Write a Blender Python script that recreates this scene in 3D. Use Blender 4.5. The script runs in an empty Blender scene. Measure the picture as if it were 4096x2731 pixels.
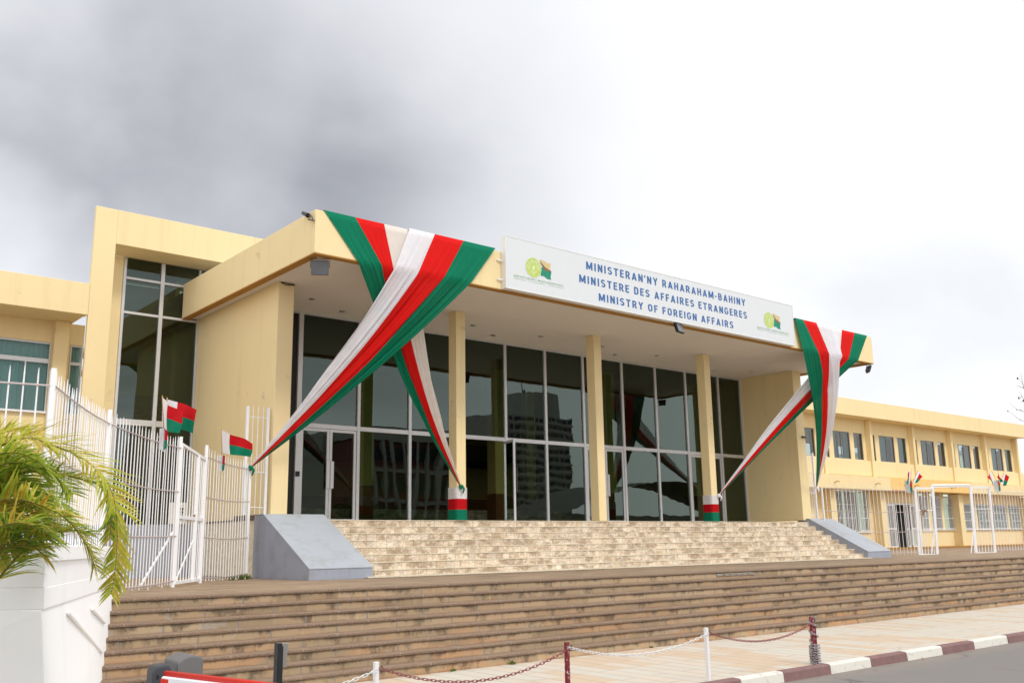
import bpy, bmesh, math, random
from mathutils import Vector, Matrix
random.seed(7)
scene = bpy.context.scene
COL = scene.collection
V = Vector
rad = math.radians

# ------------------------------------------------------------------ camera
CAM_R = V((0.77117102, -0.63643303, -0.01575578))
CAM_U = V((-0.12064609, -0.17039863, 0.97796157))
CAM_F = V((0.62509181, 0.75227475, 0.20818964))
FPX = 3816.734
EYE = V((0, 0, 1.7))
cd = bpy.data.cameras.new('camera'); cam = bpy.data.objects.new('camera', cd); COL.objects.link(cam)
cd.sensor_width = 36.0; cd.lens = 36.0 * FPX / 4096.0; cd.clip_start = 0.1; cd.clip_end = 2000
mw = Matrix.Identity(4)
for i in range(3):
    mw[i][0] = CAM_R[i]; mw[i][1] = CAM_U[i]; mw[i][2] = -CAM_F[i]; mw[i][3] = EYE[i]
cam.matrix_world = mw
scene.camera = cam

def ray(u, v):
    return CAM_F + CAM_R * ((u - 2048) / FPX) + CAM_U * ((1365.5 - v) / FPX)
def at(u, v, ax, val):            # the surveyed point of the place seen along (u, v) on the plane axis = val
    q = ray(u, v); t = (val - EYE[ax]) / q[ax]
    return EYE + q * t
def atd(u, v, d):
    return EYE + ray(u, v) * d

# ------------------------------------------------------------------ world, sun, exposure
scene.view_settings.view_transform = 'Standard'
scene.view_settings.look = 'None'
scene.view_settings.gamma = 1.0
scene.view_settings.exposure = 0.45
SUN_EL, SUN_AZ = rad(48), rad(176)           # azimuth from +Y towards +X
world = bpy.data.worlds.new("World"); scene.world = world; world.use_nodes = True

def lin(c):
    return tuple((x / 12.92 if x <= 0.04045 else ((x + 0.055) / 1.055) ** 2.4) for x in (k / 255 for k in c))

class NT:
    def __init__(s, nt): s.nt = nt
    def n(s, typ, props=None, **ins):
        nd = s.nt.nodes.new(typ)
        for k, v in (props or {}).items(): setattr(nd, k, v)
        for k, v in ins.items():
            k2 = int(k[1:]) if k[0] == 'i' and k[1:].isdigit() else k.replace('_', ' ')
            s.set(nd.inputs[k2], v)
        return nd
    def set(s, inp, v):
        if isinstance(v, bpy.types.NodeSocket): s.nt.links.new(v, inp)
        elif isinstance(v, tuple) and len(v) == 3 and inp.type == 'RGBA': inp.default_value = (*v, 1)
        else: inp.default_value = v
    def m(s, op, a, b=None, c=None):
        nd = s.nt.nodes.new('ShaderNodeMath'); nd.operation = op
        s.set(nd.inputs[0], a)
        if b is not None: s.set(nd.inputs[1], b)
        if c is not None: s.set(nd.inputs[2], c)
        return nd.outputs[0]
    def mix(s, f, a, b, bt='MIX'):
        nd = s.nt.nodes.new('ShaderNodeMix'); nd.data_type = 'RGBA'; nd.blend_type = bt
        s.set(nd.inputs[0], f)
        for i, x in ((6, a), (7, b)):
            s.set(nd.inputs[i], x)
        return nd.outputs[2]
    def sm(s, x, a, b):            # smoothstep a..b
        nd = s.nt.nodes.new('ShaderNodeMapRange'); nd.interpolation_type = 'SMOOTHSTEP'
        s.set(nd.inputs['Value'], x)
        nd.inputs['From Min'].default_value = a; nd.inputs['From Max'].default_value = b
        return nd.outputs[0]
    def noise(s, vec, scale, detail=4, rough=0.55, dist=0.0):
        nd = s.n('ShaderNodeTexNoise', None, Vector=vec, Scale=scale, Detail=detail, Roughness=rough, Distortion=dist)
        return nd.outputs[0]
    def scale(s, vec, k):
        nd = s.nt.nodes.new('ShaderNodeVectorMath'); nd.operation = 'MULTIPLY'
        s.set(nd.inputs[0], vec); s.set(nd.inputs[1], k); return nd.outputs[0]
    def sep(s, vec):
        nd = s.n('ShaderNodeSeparateXYZ', None, Vector=vec); return nd.outputs
    def comb(s, x, y, z):
        nd = s.nt.nodes.new('ShaderNodeCombineXYZ')
        for i, q in enumerate((x, y, z)): s.set(nd.inputs[i], q)
        return nd.outputs[0]

def build_world():
    w = NT(world.node_tree); w.nt.nodes.clear()
    tc = w.n('ShaderNodeTexCoord'); d = tc.outputs['Generated']
    sky = w.n('ShaderNodeTexSky', {'sky_type': 'NISHITA', 'sun_disc': False, 'sun_elevation': SUN_EL, 'sun_rotation': SUN_AZ})
    x, y, z = w.sep(d)
    # cloud deck: noise on a plane above the viewer
    h = w.m('ADD', w.m('MAXIMUM', z, 0.0), 0.16)
    p = w.comb(w.m('DIVIDE', x, h), w.m('DIVIDE', y, h), 0.0)
    n1 = w.noise(p, 0.42, 6, 0.52, 0.5)
    n2 = w.noise(p, 1.5, 5, 0.52, 0.3)
    n3 = w.noise(w.scale(d, (1, 1, 1.4)), 3.2, 5, 0.5, 0.2)
    def blob(u, v, a_in, a_out, amt):
        c = ray(u, v).normalized()
        nd = w.nt.nodes.new('ShaderNodeVectorMath'); nd.operation = 'DOT_PRODUCT'
        w.set(nd.inputs[0], d); nd.inputs[1].default_value = c
        wob = w.m('MULTIPLY', w.m('SUBTRACT', n3, 0.5), 0.04)
        return w.m('MULTIPLY', w.sm(w.m('ADD', nd.outputs['Value'], wob), math.cos(rad(a_out)), math.cos(rad(a_in))), amt)
    # the rest of the sky (behind the camera) is broken storm cloud
    fwd = w.m('ADD', w.m('MULTIPLY', x, 0.64), w.m('MULTIPLY', y, 0.77))
    front = w.sm(fwd, 0.1, 0.6)
    low = w.sm(z, 0.42, 0.10)
    st = w.m('MULTIPLY', w.sm(w.m('ADD', n1, w.m('MULTIPLY', w.m('SUBTRACT', n2, 0.5), 0.3)), 0.42, 0.60), w.m('SUBTRACT', 0.80, w.m('MULTIPLY', low, 0.45)))
    tot = w.m('ADD', w.m('MULTIPLY', front, 0.41), w.m('MULTIPLY', w.sm(fwd, 0.0, -0.6), st))
    for b in BLOBS: tot = w.m('ADD', tot, blob(*b))
    tex = w.m('ADD', w.m('MULTIPLY', w.m('SUBTRACT', n2, 0.5), 0.5), w.m('MULTIPLY', w.m('SUBTRACT', n3, 0.5), 0.5))
    tot = w.m('ADD', tot, w.m('MULTIPLY', tex, w.m('ADD', 0.02, w.m('MULTIPLY', w.m('MAXIMUM', w.m('SUBTRACT', tot, 0.42), 0.0), 0.6))))
    tot = w.m('MINIMUM', w.m('MAXIMUM', tot, 0.0), 0.93)
    br = w.m('SUBTRACT', 1.0, tot)
    cl = w.mix(tot, (13.4, 13.5, 13.7), (0.03, 0.08, 0.4))
    cloud = w.mix(0.94, sky.outputs[0], cl)
    bg = w.n('ShaderNodeBackground', None, Color=cloud, Strength=0.1)
    w.n('ShaderNodeOutputWorld', None, Surface=bg.outputs[0])
BLOBS = [  # u, v of the cloud's heart, inner and outer angular radius, how much light it takes
    (560, 620, 1, 16, 0.085), (1020, 850, 0, 14, 0.06), (150, 600, 0, 11, 0.06), (420, 200, 5, 32, 0.12), (900, 500, 2, 16, 0.04),
    (1600, 1000, 0, 11, 0.05), (3600, 1420, 1, 10, 0.10), (100, 1050, 0, 7, -0.13), (1900, 700, 2, 14, 0.04)]
build_world()
sd = bpy.data.lights.new('sun', 'SUN'); sd.energy = 1.25; sd.angle = rad(14); sd.color = (1.0, 0.95, 0.86)
sun = bpy.data.objects.new('sun', sd); COL.objects.link(sun)
sdir = V((math.sin(SUN_AZ) * math.cos(SUN_EL), math.cos(SUN_AZ) * math.cos(SUN_EL), math.sin(SUN_EL)))
sun.rotation_euler = sdir.to_track_quat('Z', 'Y').to_euler(); sun.location = (0, -20, 40)

# ------------------------------------------------------------------ materials
MATS = {}
def newmat(name, rough=0.8, spec=0.3, metal=0.0):
    m = bpy.data.materials.new(name); m.use_nodes = True
    t = NT(m.node_tree); b = m.node_tree.nodes['Principled BSDF']
    b.inputs['Roughness'].default_value = rough; b.inputs['Metallic'].default_value = metal
    b.inputs['Specular IOR Level'].default_value = spec
    MATS[name] = m
    return m, t, b
def pos(t): return t.n('ShaderNodeNewGeometry').outputs['Position']
def bump(t, b, h, strength=0.3, dist=0.02):
    nd = t.n('ShaderNodeBump', None, Height=h, Strength=strength, Distance=dist); t.set(b.inputs['Normal'], nd.outputs[0])

def m_plain(name, col, rough=0.7, var=0.12, sc=6.0, metal=0.0, spec=0.3, bmp=0.0):
    m, t, b = newmat(name, rough, spec, metal)
    p = pos(t); n = t.noise(p, sc, 5, 0.6)
    lo = tuple(c * (1 - var) for c in col); hi = tuple(min(1, c * (1 + var)) for c in col)
    t.set(b.inputs['Base Color'], t.mix(n, lo, hi))
    if bmp: bump(t, b, t.noise(p, sc * 12, 3), bmp, 0.005)
    return m

def m_plaster(name, col, stain=0.25, grey=(0.36, 0.31, 0.22), streak=0.25, var=0.0):
    m, t, b = newmat(name, 0.85, 0.2)
    p = pos(t)
    n = t.noise(p, 0.55, 5, 0.6); n2 = t.noise(p, 3.0, 6, 0.65)
    c = t.mix(n, tuple(k * 0.93 for k in col), tuple(min(1, k * 1.05) for k in col))
    if var:
        n4 = t.noise(t.scale(p, (1, 1, 0.8)), 2.2, 7, 0.68)
        c = t.mix(t.m('MULTIPLY', t.sm(n4, 0.46, 0.70), var), c, grey)
        n5 = t.noise(p, 16, 4, 0.7)
        c = t.mix(t.m('MULTIPLY', t.sm(n5, 0.62, 0.70), var), c, tuple(min(1, k * 1.25) for k in col))
    sv = t.scale(p, (2.2, 2.2, 0.16)); s = t.noise(sv, 1.6, 6, 0.6)
    c = t.mix(t.m('MULTIPLY', t.sm(s, 0.52, 0.75), streak), c, tuple(k * 0.78 for k in col))
    blot = t.m('MULTIPLY', t.sm(n2, 0.60, 0.74), t.sm(t.noise(p, 0.35, 3), 0.5, 0.66))
    c = t.mix(t.m('MULTIPLY', blot, stain), c, grey)
    t.set(b.inputs['Base Color'], c)
    bump(t, b, t.noise(p, 26, 4), 0.18, 0.006)
    return m
YEL = (0.83, 0.675, 0.385)
m_plaster('yellow_plaster', YEL, 0.6, streak=0.42)
m_plaster('yellow_plaster_worn', YEL, 1.0, streak=0.45)
m_plaster('orange_paint', (0.84, 0.56, 0.22), 0.1)
m_plaster('ochre_paint', (0.40, 0.20, 0.045), 0.2)
m_plaster('soffit_plaster', (0.74, 0.68, 0.62), 0.12, (0.45, 0.4, 0.35), 0.1)
m_plaster('white_wall_paint', (0.90, 0.90, 0.90), 0.2, (0.55, 0.55, 0.5), 0.18)
m_plaster('blue_grey_paint', (0.335, 0.36, 0.43), 0.25, (0.24, 0.24, 0.26), 0.6, 0.5)
m_plaster('pale_grey_paint', (0.40, 0.43, 0.47), 1.0, (0.30, 0.29, 0.27), 0.4, 0.55)
m_plain('white_metal', (0.80, 0.80, 0.81), 0.45, 0.06, 14)
m_plain('rail_paint', (0.50, 0.42, 0.41), 0.5, 0.12, 14)
m_plain('aluminium', (0.62, 0.62, 0.63), 0.38, 0.08, 9, 0.35, 0.5)
m_plain('dark_seal', (0.02, 0.02, 0.022), 0.5)
m_plain('sign_white', (0.66, 0.685, 0.71), 0.5, 0.03, 2)
m_plain('sign_edge', (0.80, 0.79, 0.76), 0.5, 0.05, 5)
m_plain('sign_blue', (0.045, 0.14, 0.36), 0.6, 0.12, 20)
m_plain('lime_green', (0.48, 0.60, 0.15), 0.6, 0.25, 9)
m_plain('pale_green_print', (0.33, 0.50, 0.33), 0.7, 0.1, 9)
m_plain('paler_green_print', (0.46, 0.58, 0.47), 0.7, 0.1, 9)
m_plain('emblem_white', (0.72, 0.78, 0.55), 0.7, 0.05, 9)
m_plain('emblem_sand', (0.62, 0.50, 0.24), 0.7, 0.2, 15)
m_plain('emblem_brown', (0.24, 0.13, 0.075), 0.7, 0.2, 15)
m_plain('emblem_green', (0.02, 0.25, 0.16), 0.7, 0.4, 12)
m_plain('black_plastic', (0.018, 0.018, 0.02), 0.4)
m_plain('dark_grey_plastic', (0.055, 0.058, 0.065), 0.45, 0.1)
m_plain('grey_housing', (0.15, 0.145, 0.145), 0.55, 0.06, 5)
m_plain('brushed_steel', (0.50, 0.49, 0.46), 0.3, 0.1, 30, 0.8)
m_plain('lamp_glass', (0.16, 0.17, 0.19), 0.15, 0.1)
m_plain('signal_red', (0.70, 0.022, 0.012), 0.4, 0.08)
m_plain('reflective_white', (0.82, 0.83, 0.86), 0.4, 0.03)
m_plain('brown_stone', (0.17, 0.12, 0.085), 0.85, 0.4, 12)
m_plain('dark_wood', (0.26, 0.11, 0.035), 0.45, 0.35, 6)
m_plain('bare_wood', (0.42, 0.25, 0.10), 0.7, 0.25, 20)
m_plain('lobby_wall', (0.45, 0.34, 0.14), 0.9, 0.1, 1)
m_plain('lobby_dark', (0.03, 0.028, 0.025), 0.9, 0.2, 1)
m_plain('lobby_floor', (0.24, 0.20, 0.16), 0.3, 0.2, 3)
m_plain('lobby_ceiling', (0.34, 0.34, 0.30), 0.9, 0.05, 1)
m_plain('lobby_column', (0.75, 0.62, 0.22), 0.8, 0.1, 1)
m_plain('paper', (0.75, 0.74, 0.70), 0.8, 0.05)
m_plain('ink', (0.05, 0.05, 0.05), 0.8)
m_plain('red_fence_paint', (0.20, 0.022, 0.03), 0.5, 0.5, 14)
m_plain('galvanised', (0.42, 0.42, 0.43), 0.4, 0.3, 40, 0.6)
m_plain('chain_white', (0.76, 0.75, 0.75), 0.5, 0.12, 50)
m_plain('chain_red', (0.27, 0.075, 0.085), 0.5, 0.6, 30)
m_plain('twig_bark', (0.22, 0.18, 0.15), 0.9, 0.3, 20)
m_plain('bud_dark', (0.07, 0.03, 0.03), 0.8, 0.4, 20)
m_plain('pale_green_wall', (0.62, 0.74, 0.58), 0.9, 0.05, 1)
m_plain('concrete_pale', (0.42, 0.40, 0.37), 0.9, 0.15, 1)
m_plain('concrete_brown', (0.28, 0.24, 0.19), 0.9, 0.15, 1)
m_plain('brick_red_paint', (0.20, 0.07, 0.06), 0.8, 0.2, 1)
m_plain('far_glass', (0.03, 0.035, 0.04), 0.3, 0.2, 3)
m_plain('metal_roof', (0.33, 0.34, 0.35), 0.5, 0.1, 3)
m_plain('dark_roof', (0.13, 0.12, 0.11), 0.7, 0.2, 1)
m_plain('dry_leaf', (0.32, 0.13, 0.04), 0.8, 0.4, 20)
m_plain('kerb_red', (0.215, 0.125, 0.12), 0.85, 0.35, 7, bmp=0.25)
m_plain('mortar', (0.30, 0.265, 0.225), 0.9, 0.2, 10)

def m_kerbwhite():
    m, t, b = newmat('kerb_white', 0.85, 0.2); p = pos(t)
    n = t.noise(p, 9, 6, 0.65)
    t.set(b.inputs['Base Color'], t.mix(t.sm(n, 0.55, 0.72), (0.66, 0.64, 0.58), (0.40, 0.36, 0.31)))
    bump(t, b, t.noise(p, 50, 4), 0.3, 0.006)
m_kerbwhite()

def m_cloth(name, col, transl=0.35, alpha=1.0, rough=0.75):
    m, t, b = newmat(name, rough, 0.25)
    p = pos(t); n = t.noise(p, 5, 4)
    c = t.mix(n, tuple(k * 0.9 for k in col), tuple(min(1, k * 1.08) for k in col))
    t.set(b.inputs['Base Color'], c); b.inputs['Specular IOR Level'].default_value = 0.1
    tr = t.n('ShaderNodeBsdfTranslucent', None, Color=c)
    mx = t.n('ShaderNodeMixShader', None, i0=transl, i1=b.outputs[0], i2=tr.outputs[0])
    out = [x for x in m.node_tree.nodes if x.type == 'OUTPUT_MATERIAL'][0]
    last = mx
    if alpha < 1:
        tp = t.n('ShaderNodeBsdfTransparent')
        last = t.n('ShaderNodeMixShader', None, i0=alpha, i1=tp.outputs[0], i2=mx.outputs[0])
    t.nt.links.new(last.outputs[0], out.inputs[0])
m_cloth('cloth_white', (0.90, 0.895, 0.985), 0.24, 0.90)  # white with the lavender cast of skylight mixed into its base colour
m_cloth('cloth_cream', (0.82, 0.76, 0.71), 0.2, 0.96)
m_cloth('cloth_red', (0.74, 0.012, 0.010), 0.15, 0.985)
m_cloth('cloth_green', (0.004, 0.19, 0.10), 0.12, 0.985)
m_cloth('flag_white', (0.86, 0.85, 0.88), 0.35)
m_cloth('flag_red', (0.62, 0.012, 0.018), 0.35)
m_cloth('flag_green', (0.01, 0.24, 0.14), 0.35)

def m_glass(name, tint, ior=1.62, refl=(1, 1, 1), dirt=0.0):
    m, t, b = newmat(name)
    out = [x for x in m.node_tree.nodes if x.type == 'OUTPUT_MATERIAL'][0]
    p = pos(t)
    wob = t.noise(t.scale(p, (0.7, 0.7, 0.35)), 1.4, 2)
    bp = t.n('ShaderNodeBump', None, Height=wob, Strength=0.06, Distance=0.05)
    fr = t.n('ShaderNodeFresnel', None, IOR=ior, Normal=bp.outputs[0])
    gl = t.n('ShaderNodeBsdfGlossy', None, Color=refl, Roughness=0.0, Normal=bp.outputs[0])
    tp = t.n('ShaderNodeBsdfTransparent', None, Color=tint)
    mx = t.n('ShaderNodeMixShader', None, i0=fr.outputs[0], i1=tp.outputs[0], i2=gl.outputs[0])
    t.nt.links.new(mx.outputs[0], out.inputs[0])
    b_ = t.nt.nodes.remove(b)
m_glass('tinted_glass', (0.30, 0.40, 0.29), 1.72, (0.80, 0.97, 0.88))
m_glass('window_glass', (0.62, 0.74, 0.71), 1.5)

def m_riser():
    m, t, b = newmat('step_riser_stone', 0.9, 0.15)
    p = pos(t); x, y, z = t.sep(p)
    row = t.m('FLOOR', t.m('DIVIDE', t.m('ADD', z, 0.001), 0.138))
    xs = t.m('ADD', t.m('DIVIDE', x, 0.98), t.m('MULTIPLY', row, 0.377))
    xs = t.m('ADD', xs, t.m('MULTIPLY', t.noise(t.comb(t.m('FLOOR', xs), row, 0.0), 3.7, 0), 0.0))
    fx = t.m('FRACT', xs); cell = t.m('FLOOR', xs)
    wn = t.n('ShaderNodeTexWhiteNoise', {'noise_dimensions': '2D'}, Vector=t.comb(cell, row, 0.0)).outputs
    c = t.mix(wn[0], (0.325, 0.242, 0.155), (0.47, 0.355, 0.23))
    oran = t.sm(t.noise(t.scale(p, (0.8, 0.8, 2.6)), 1.0, 5, 0.6), 0.44, 0.60)
    low = t.sm(z, 0.75, 0.15)
    c = t.mix(t.m('MULTIPLY', oran, t.m('ADD', 0.22, t.m('MULTIPLY', low, 0.7))), c, (0.50, 0.30, 0.165))
    fz0 = t.m('FRACT', t.m('DIVIDE', t.m('ADD', z, 0.001), 0.138))
    grim = t.m('ADD', t.noise(t.scale(p, (2.2, 2.2, 1.6)), 1.5, 7, 0.7), t.m('MULTIPLY', t.sm(fz0, 0.2, 0.8), 0.10))
    c = t.mix(t.m('MULTIPLY', t.sm(grim, 0.51, 0.69), 0.8), c, (0.105, 0.08, 0.058))
    drip = t.noise(t.scale(p, (9, 9, 0.8)), 1.3, 5, 0.7)
    c = t.mix(t.m('MULTIPLY', t.sm(drip, 0.60, 0.72), 0.7), c, (0.60, 0.42, 0.25))
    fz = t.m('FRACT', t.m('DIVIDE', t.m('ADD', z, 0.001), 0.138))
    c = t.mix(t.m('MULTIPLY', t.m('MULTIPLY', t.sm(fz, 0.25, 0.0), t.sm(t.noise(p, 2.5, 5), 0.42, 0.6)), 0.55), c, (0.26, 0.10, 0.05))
    patch = t.m('MULTIPLY', t.sm(t.noise(t.scale(p, (1, 1, 1)), 1.9, 3), 0.66, 0.72), 0.5)
    c = t.mix(patch, c, (0.42, 0.385, 0.35))
    j = t.m('LESS_THAN', t.m('ABSOLUTE', t.m('SUBTRACT', fx, 0.5)), 0.012)
    jc = t.mix(t.sm(t.noise(t.comb(cell, row, 3.0), 5, 1), 0.45, 0.55), (0.43, 0.40, 0.37), (0.10, 0.075, 0.055))
    c = t.mix(t.m('MULTIPLY', j, 0.9), c, jc)
    t.set(b.inputs['Base Color'], c)
    bump(t, b, t.m('SUBTRACT', t.noise(p, 22, 6, 0.65), t.m('MULTIPLY', j, 0.6)), 0.5, 0.012)
def m_tread():
    m, t, b = newmat('step_nosing_pebble', 0.92, 0.12)
    p = pos(t); x, y, z = t.sep(p)
    v = t.n('ShaderNodeTexVoronoi', {'feature': 'F1'}, Vector=p, Scale=65.0).outputs
    big = t.noise(p, 1.1, 5, 0.6)
    c = t.mix(big, (0.125, 0.083, 0.058), (0.22, 0.148, 0.104))
    c = t.mix(t.m('MULTIPLY', t.sm(v[0], 0.1, 0.85), 0.4), c, (0.42, 0.315, 0.235))
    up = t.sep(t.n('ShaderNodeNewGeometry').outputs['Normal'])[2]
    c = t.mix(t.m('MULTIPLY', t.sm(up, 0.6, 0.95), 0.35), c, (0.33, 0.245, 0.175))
    row = t.m('FLOOR', t.m('DIVIDE', t.m('ADD', z, 0.10), 0.138))
    fx = t.m('FRACT', t.m('ADD', t.m('DIVIDE', x, 0.98), t.m('ADD', t.m('MULTIPLY', row, 0.377), 0.12)))
    j = t.m('LESS_THAN', t.m('ABSOLUTE', t.m('SUBTRACT', fx, 0.5)), 0.010)
    c = t.mix(t.m('MULTIPLY', j, 0.35), c, (0.40, 0.34, 0.29))
    t.set(b.inputs['Base Color'], c)
    bump(t, b, t.m('ADD', v[0], t.noise(p, 14, 5)), 0.55, 0.012)
def m_landing():
    m, t, b = newmat('landing_paver', 0.9, 0.15)
    p = pos(t); x, y, z = t.sep(p)
    br = t.n('ShaderNodeTexBrick', {'offset': 0.5}, Vector=p, Scale=1.0, Color1=(0.27, 0.195, 0.13), Color2=(0.34, 0.245, 0.165), Mortar=(0.41, 0.33, 0.25))
    br.inputs['Mortar Size'].default_value = 0.008; br.inputs['Brick Width'].default_value = 0.62; br.inputs['Row Height'].default_value = 0.31
    n = t.noise(p, 1.6, 6, 0.65)
    c = t.mix(t.m('MULTIPLY', t.sm(n, 0.45, 0.7), 0.5), br.outputs[0], (0.16, 0.115, 0.08))
    t.set(b.inputs['Base Color'], c); bump(t, b, t.noise(p, 30, 5), 0.35, 0.01)
def m_stone():
    m, t, b = newmat('cut_stone_facing', 0.88, 0.2)
    p = pos(t); x, y, z = t.sep(p)
    q = t.comb(x, t.m('SUBTRACT', z, 1.113), 0.0)
    row = t.m('FLOOR', t.m('DIVIDE', t.m('SUBTRACT', z, 1.111), 0.1465))
    wx = t.m('MULTIPLY', t.m('SUBTRACT', t.noise(t.comb(x, row, 0.0), 1.7, 2), 0.5), 0.5)
    xs = t.m('ADD', t.m('DIVIDE', t.m('ADD', x, wx), 0.19), t.m('MULTIPLY', row, 0.41))
    cell = t.m('FLOOR', xs); fx = t.m('ABSOLUTE', t.m('SUBTRACT', t.m('FRACT', xs), 0.5))
    wn = t.n('ShaderNodeTexWhiteNoise', {'noise_dimensions': '2D'}, Vector=t.comb(cell, row, 0.0)).outputs
    cr = t.nt.nodes.new('ShaderNodeValToRGB'); t.set(cr.inputs[0], wn[0])
    e = cr.color_ramp.elements; e[0].position = 0.0; e[0].color = (0.50, 0.38, 0.265, 1); e[1].position = 1.0; e[1].color = (0.86, 0.76, 0.625, 1)
    for p_, c_ in ((0.25, (0.69, 0.56, 0.415, 1)), (0.55, (0.81, 0.69, 0.54, 1)), (0.72, (0.62, 0.545, 0.47, 1))):
        k_ = e.new(p_); k_.color = c_
    vv = t.n('ShaderNodeTexVoronoi', {'feature': 'DISTANCE_TO_EDGE'}, Vector=t.scale(p, (7.5, 7.5, 10)), Scale=1.0).outputs[0]
    vc = t.n('ShaderNodeTexVoronoi', {'feature': 'F1'}, Vector=t.scale(p, (7.5, 7.5, 10)), Scale=1.0).outputs['Color']
    c = t.mix(0.42, cr.outputs[0], t.mix(t.sep(vc)[0], (0.87, 0.76, 0.61), (0.55, 0.43, 0.31)))
    n = t.noise(t.scale(p, (1.3, 1.3, 2.6)), 1.8, 7, 0.7)
    c = t.mix(t.m('MULTIPLY', t.sm(n, 0.46, 0.61), 0.8), c, (0.33, 0.24, 0.16))
    n2 = t.noise(t.scale(p, (10, 10, 4)), 1.8, 6, 0.7)
    c = t.mix(t.m('MULTIPLY', t.sm(n2, 0.56, 0.68), 0.6), c, (0.92, 0.82, 0.68))
    c = t.mix(t.m('MULTIPLY', t.sm(vv, 0.05, 0.0), 0.45), c, (0.36, 0.26, 0.165))
    jn = t.m('GREATER_THAN', fx, 0.475)
    c = t.mix(t.m('MULTIPLY', jn, 0.5), c, (0.33, 0.24, 0.16))
    vo = vv
    class _B: outputs = (None, jn)
    br = _B
    t.set(b.inputs['Base Color'], c)
    hh = t.m('ADD', t.m('MULTIPLY', t.noise(p, 11, 6, 0.7), 1.4), t.m('MULTIPLY', t.sm(vo, 0.0, 0.09), 0.5))
    bump(t, b, t.m('SUBTRACT', hh, t.m('MULTIPLY', br.outputs[1], 0.8)), 0.6, 0.02)
    m_plain('cream_nosing', (0.72, 0.61, 0.47), 0.85, 0.5, 14, bmp=0.2)
def m_pave():
    m, t, b = newmat('sandstone_planks', 0.85, 0.2)
    p = pos(t); x, y, z = t.sep(p)
    q = t.comb(y, x, 0.0)
    br = t.n('ShaderNodeTexBrick', {'offset': 0.43, 'offset_frequency': 2}, Vector=q, Scale=1.0, Color1=(0.56, 0.475, 0.385), Color2=(0.53, 0.485, 0.415), Mortar=(0.20, 0.16, 0.125))
    br.inputs['Mortar Size'].default_value = 0.006; br.inputs['Brick Width'].default_value = 1.3; br.inputs['Row Height'].default_value = 0.30
    row = t.m('FLOOR', t.m('DIVIDE', x, 0.30))
    off = t.m('MULTIPLY', t.m('FRACT', t.m('MULTIPLY', row, 0.5)), 2 * 0.43)
    cy = t.m('FLOOR', t.m('ADD', t.m('DIVIDE', y, 1.3), off))
    wn = t.n('ShaderNodeTexWhiteNoise', {'noise_dimensions': '2D'}, Vector=t.comb(row, cy, 0.0)).outputs
    c = t.mix(t.sm(wn[0], 0.0, 1.0), br.outputs[0], (0.54, 0.505, 0.435))
    c = t.mix(t.m('MULTIPLY', t.m('GREATER_THAN', wn[0], 0.72), 0.75), c, (0.54, 0.40, 0.275))
    c = t.mix(t.m('MULTIPLY', br.outputs[1], 0.8), c, (0.22, 0.17, 0.13))
    n = t.noise(p, 2.2, 6, 0.65)
    c = t.mix(t.m('MULTIPLY', t.sm(n, 0.48, 0.72), 0.3), c, (0.44, 0.36, 0.28))
    t.set(b.inputs['Base Color'], c)
    bump(t, b, t.m('SUBTRACT', t.noise(p, 20, 5), br.outputs[1]), 0.3, 0.008)
def m_road():
    m, t, b = newmat('asphalt', 0.95, 0.15)
    p = pos(t); n = t.noise(p, 60, 3, 0.7); n2 = t.noise(p, 0.8, 5)
    c = t.mix(n, (0.15, 0.138, 0.13), (0.27, 0.25, 0.235))
    c = t.mix(t.m('MULTIPLY', t.sm(n2, 0.45, 0.7), 0.4), c, (0.24, 0.215, 0.19))
    ck = t.n('ShaderNodeTexVoronoi', {'feature': 'DISTANCE_TO_EDGE'}, Vector=t.mix(0.12, p, t.n('ShaderNodeTexNoise', None, Vector=p, Scale=2.0).outputs[1]), Scale=0.55).outputs[0]
    c = t.mix(t.m('MULTIPLY', t.m('MULTIPLY', t.sm(ck, 0.012, 0.0), t.sm(t.noise(p, 0.6, 3), 0.45, 0.6)), 0.6), c, (0.05, 0.045, 0.042))
    edge = t.sm(t.sep(p)[1], 7.4, 8.15)
    c = t.mix(t.m('MULTIPLY', t.m('MULTIPLY', edge, t.noise(p, 5, 5)), 0.7), c, (0.30, 0.25, 0.20))
    t.set(b.inputs['Base Color'], c); bump(t, b, n, 0.5, 0.01)
def m_leaf(name, c1, c2, transl=0.35):
    m, t, b = newmat(name, 0.7, 0.15)
    p = pos(t); n = t.noise(p, 5, 3); n2 = t.noise(p, 40, 2)
    c = t.mix(t.sm(t.m('ADD', t.m('MULTIPLY', n, 0.65), t.m('MULTIPLY', n2, 0.35)), 0.35, 0.65), c1, c2)
    t.set(b.inputs['Base Color'], c)
    tr = t.n('ShaderNodeBsdfTranslucent', None, Color=c)
    mx = t.n('ShaderNodeMixShader', None, i0=transl, i1=b.outputs[0], i2=tr.outputs[0])
    out = [x for x in m.node_tree.nodes if x.type == 'OUTPUT_MATERIAL'][0]
    t.nt.links.new(mx.outputs[0], out.inputs[0])
m_riser(); m_tread(); m_landing(); m_stone(); m_pave(); m_road()
m_leaf('palm_green', (0.16, 0.30, 0.03), (0.42, 0.52, 0.07), 0.5)
m_leaf('palm_yellow', (0.38, 0.46, 0.04), (0.70, 0.64, 0.12), 0.5)
m_leaf('palm_gold', (0.44, 0.40, 0.05), (0.68, 0.48, 0.09), 0.45)
m_leaf('palm_dark', (0.10, 0.22, 0.025), (0.28, 0.40, 0.05), 0.45)
m_plain('palm_stalk', (0.20, 0.15, 0.05), 0.7, 0.3, 20)
m_leaf('tree_leaf', (0.03, 0.07, 0.02), (0.07, 0.12, 0.03), 0.2)
m_leaf('weed_leaf', (0.10, 0.17, 0.03), (0.20, 0.25, 0.06), 0.3)
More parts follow.
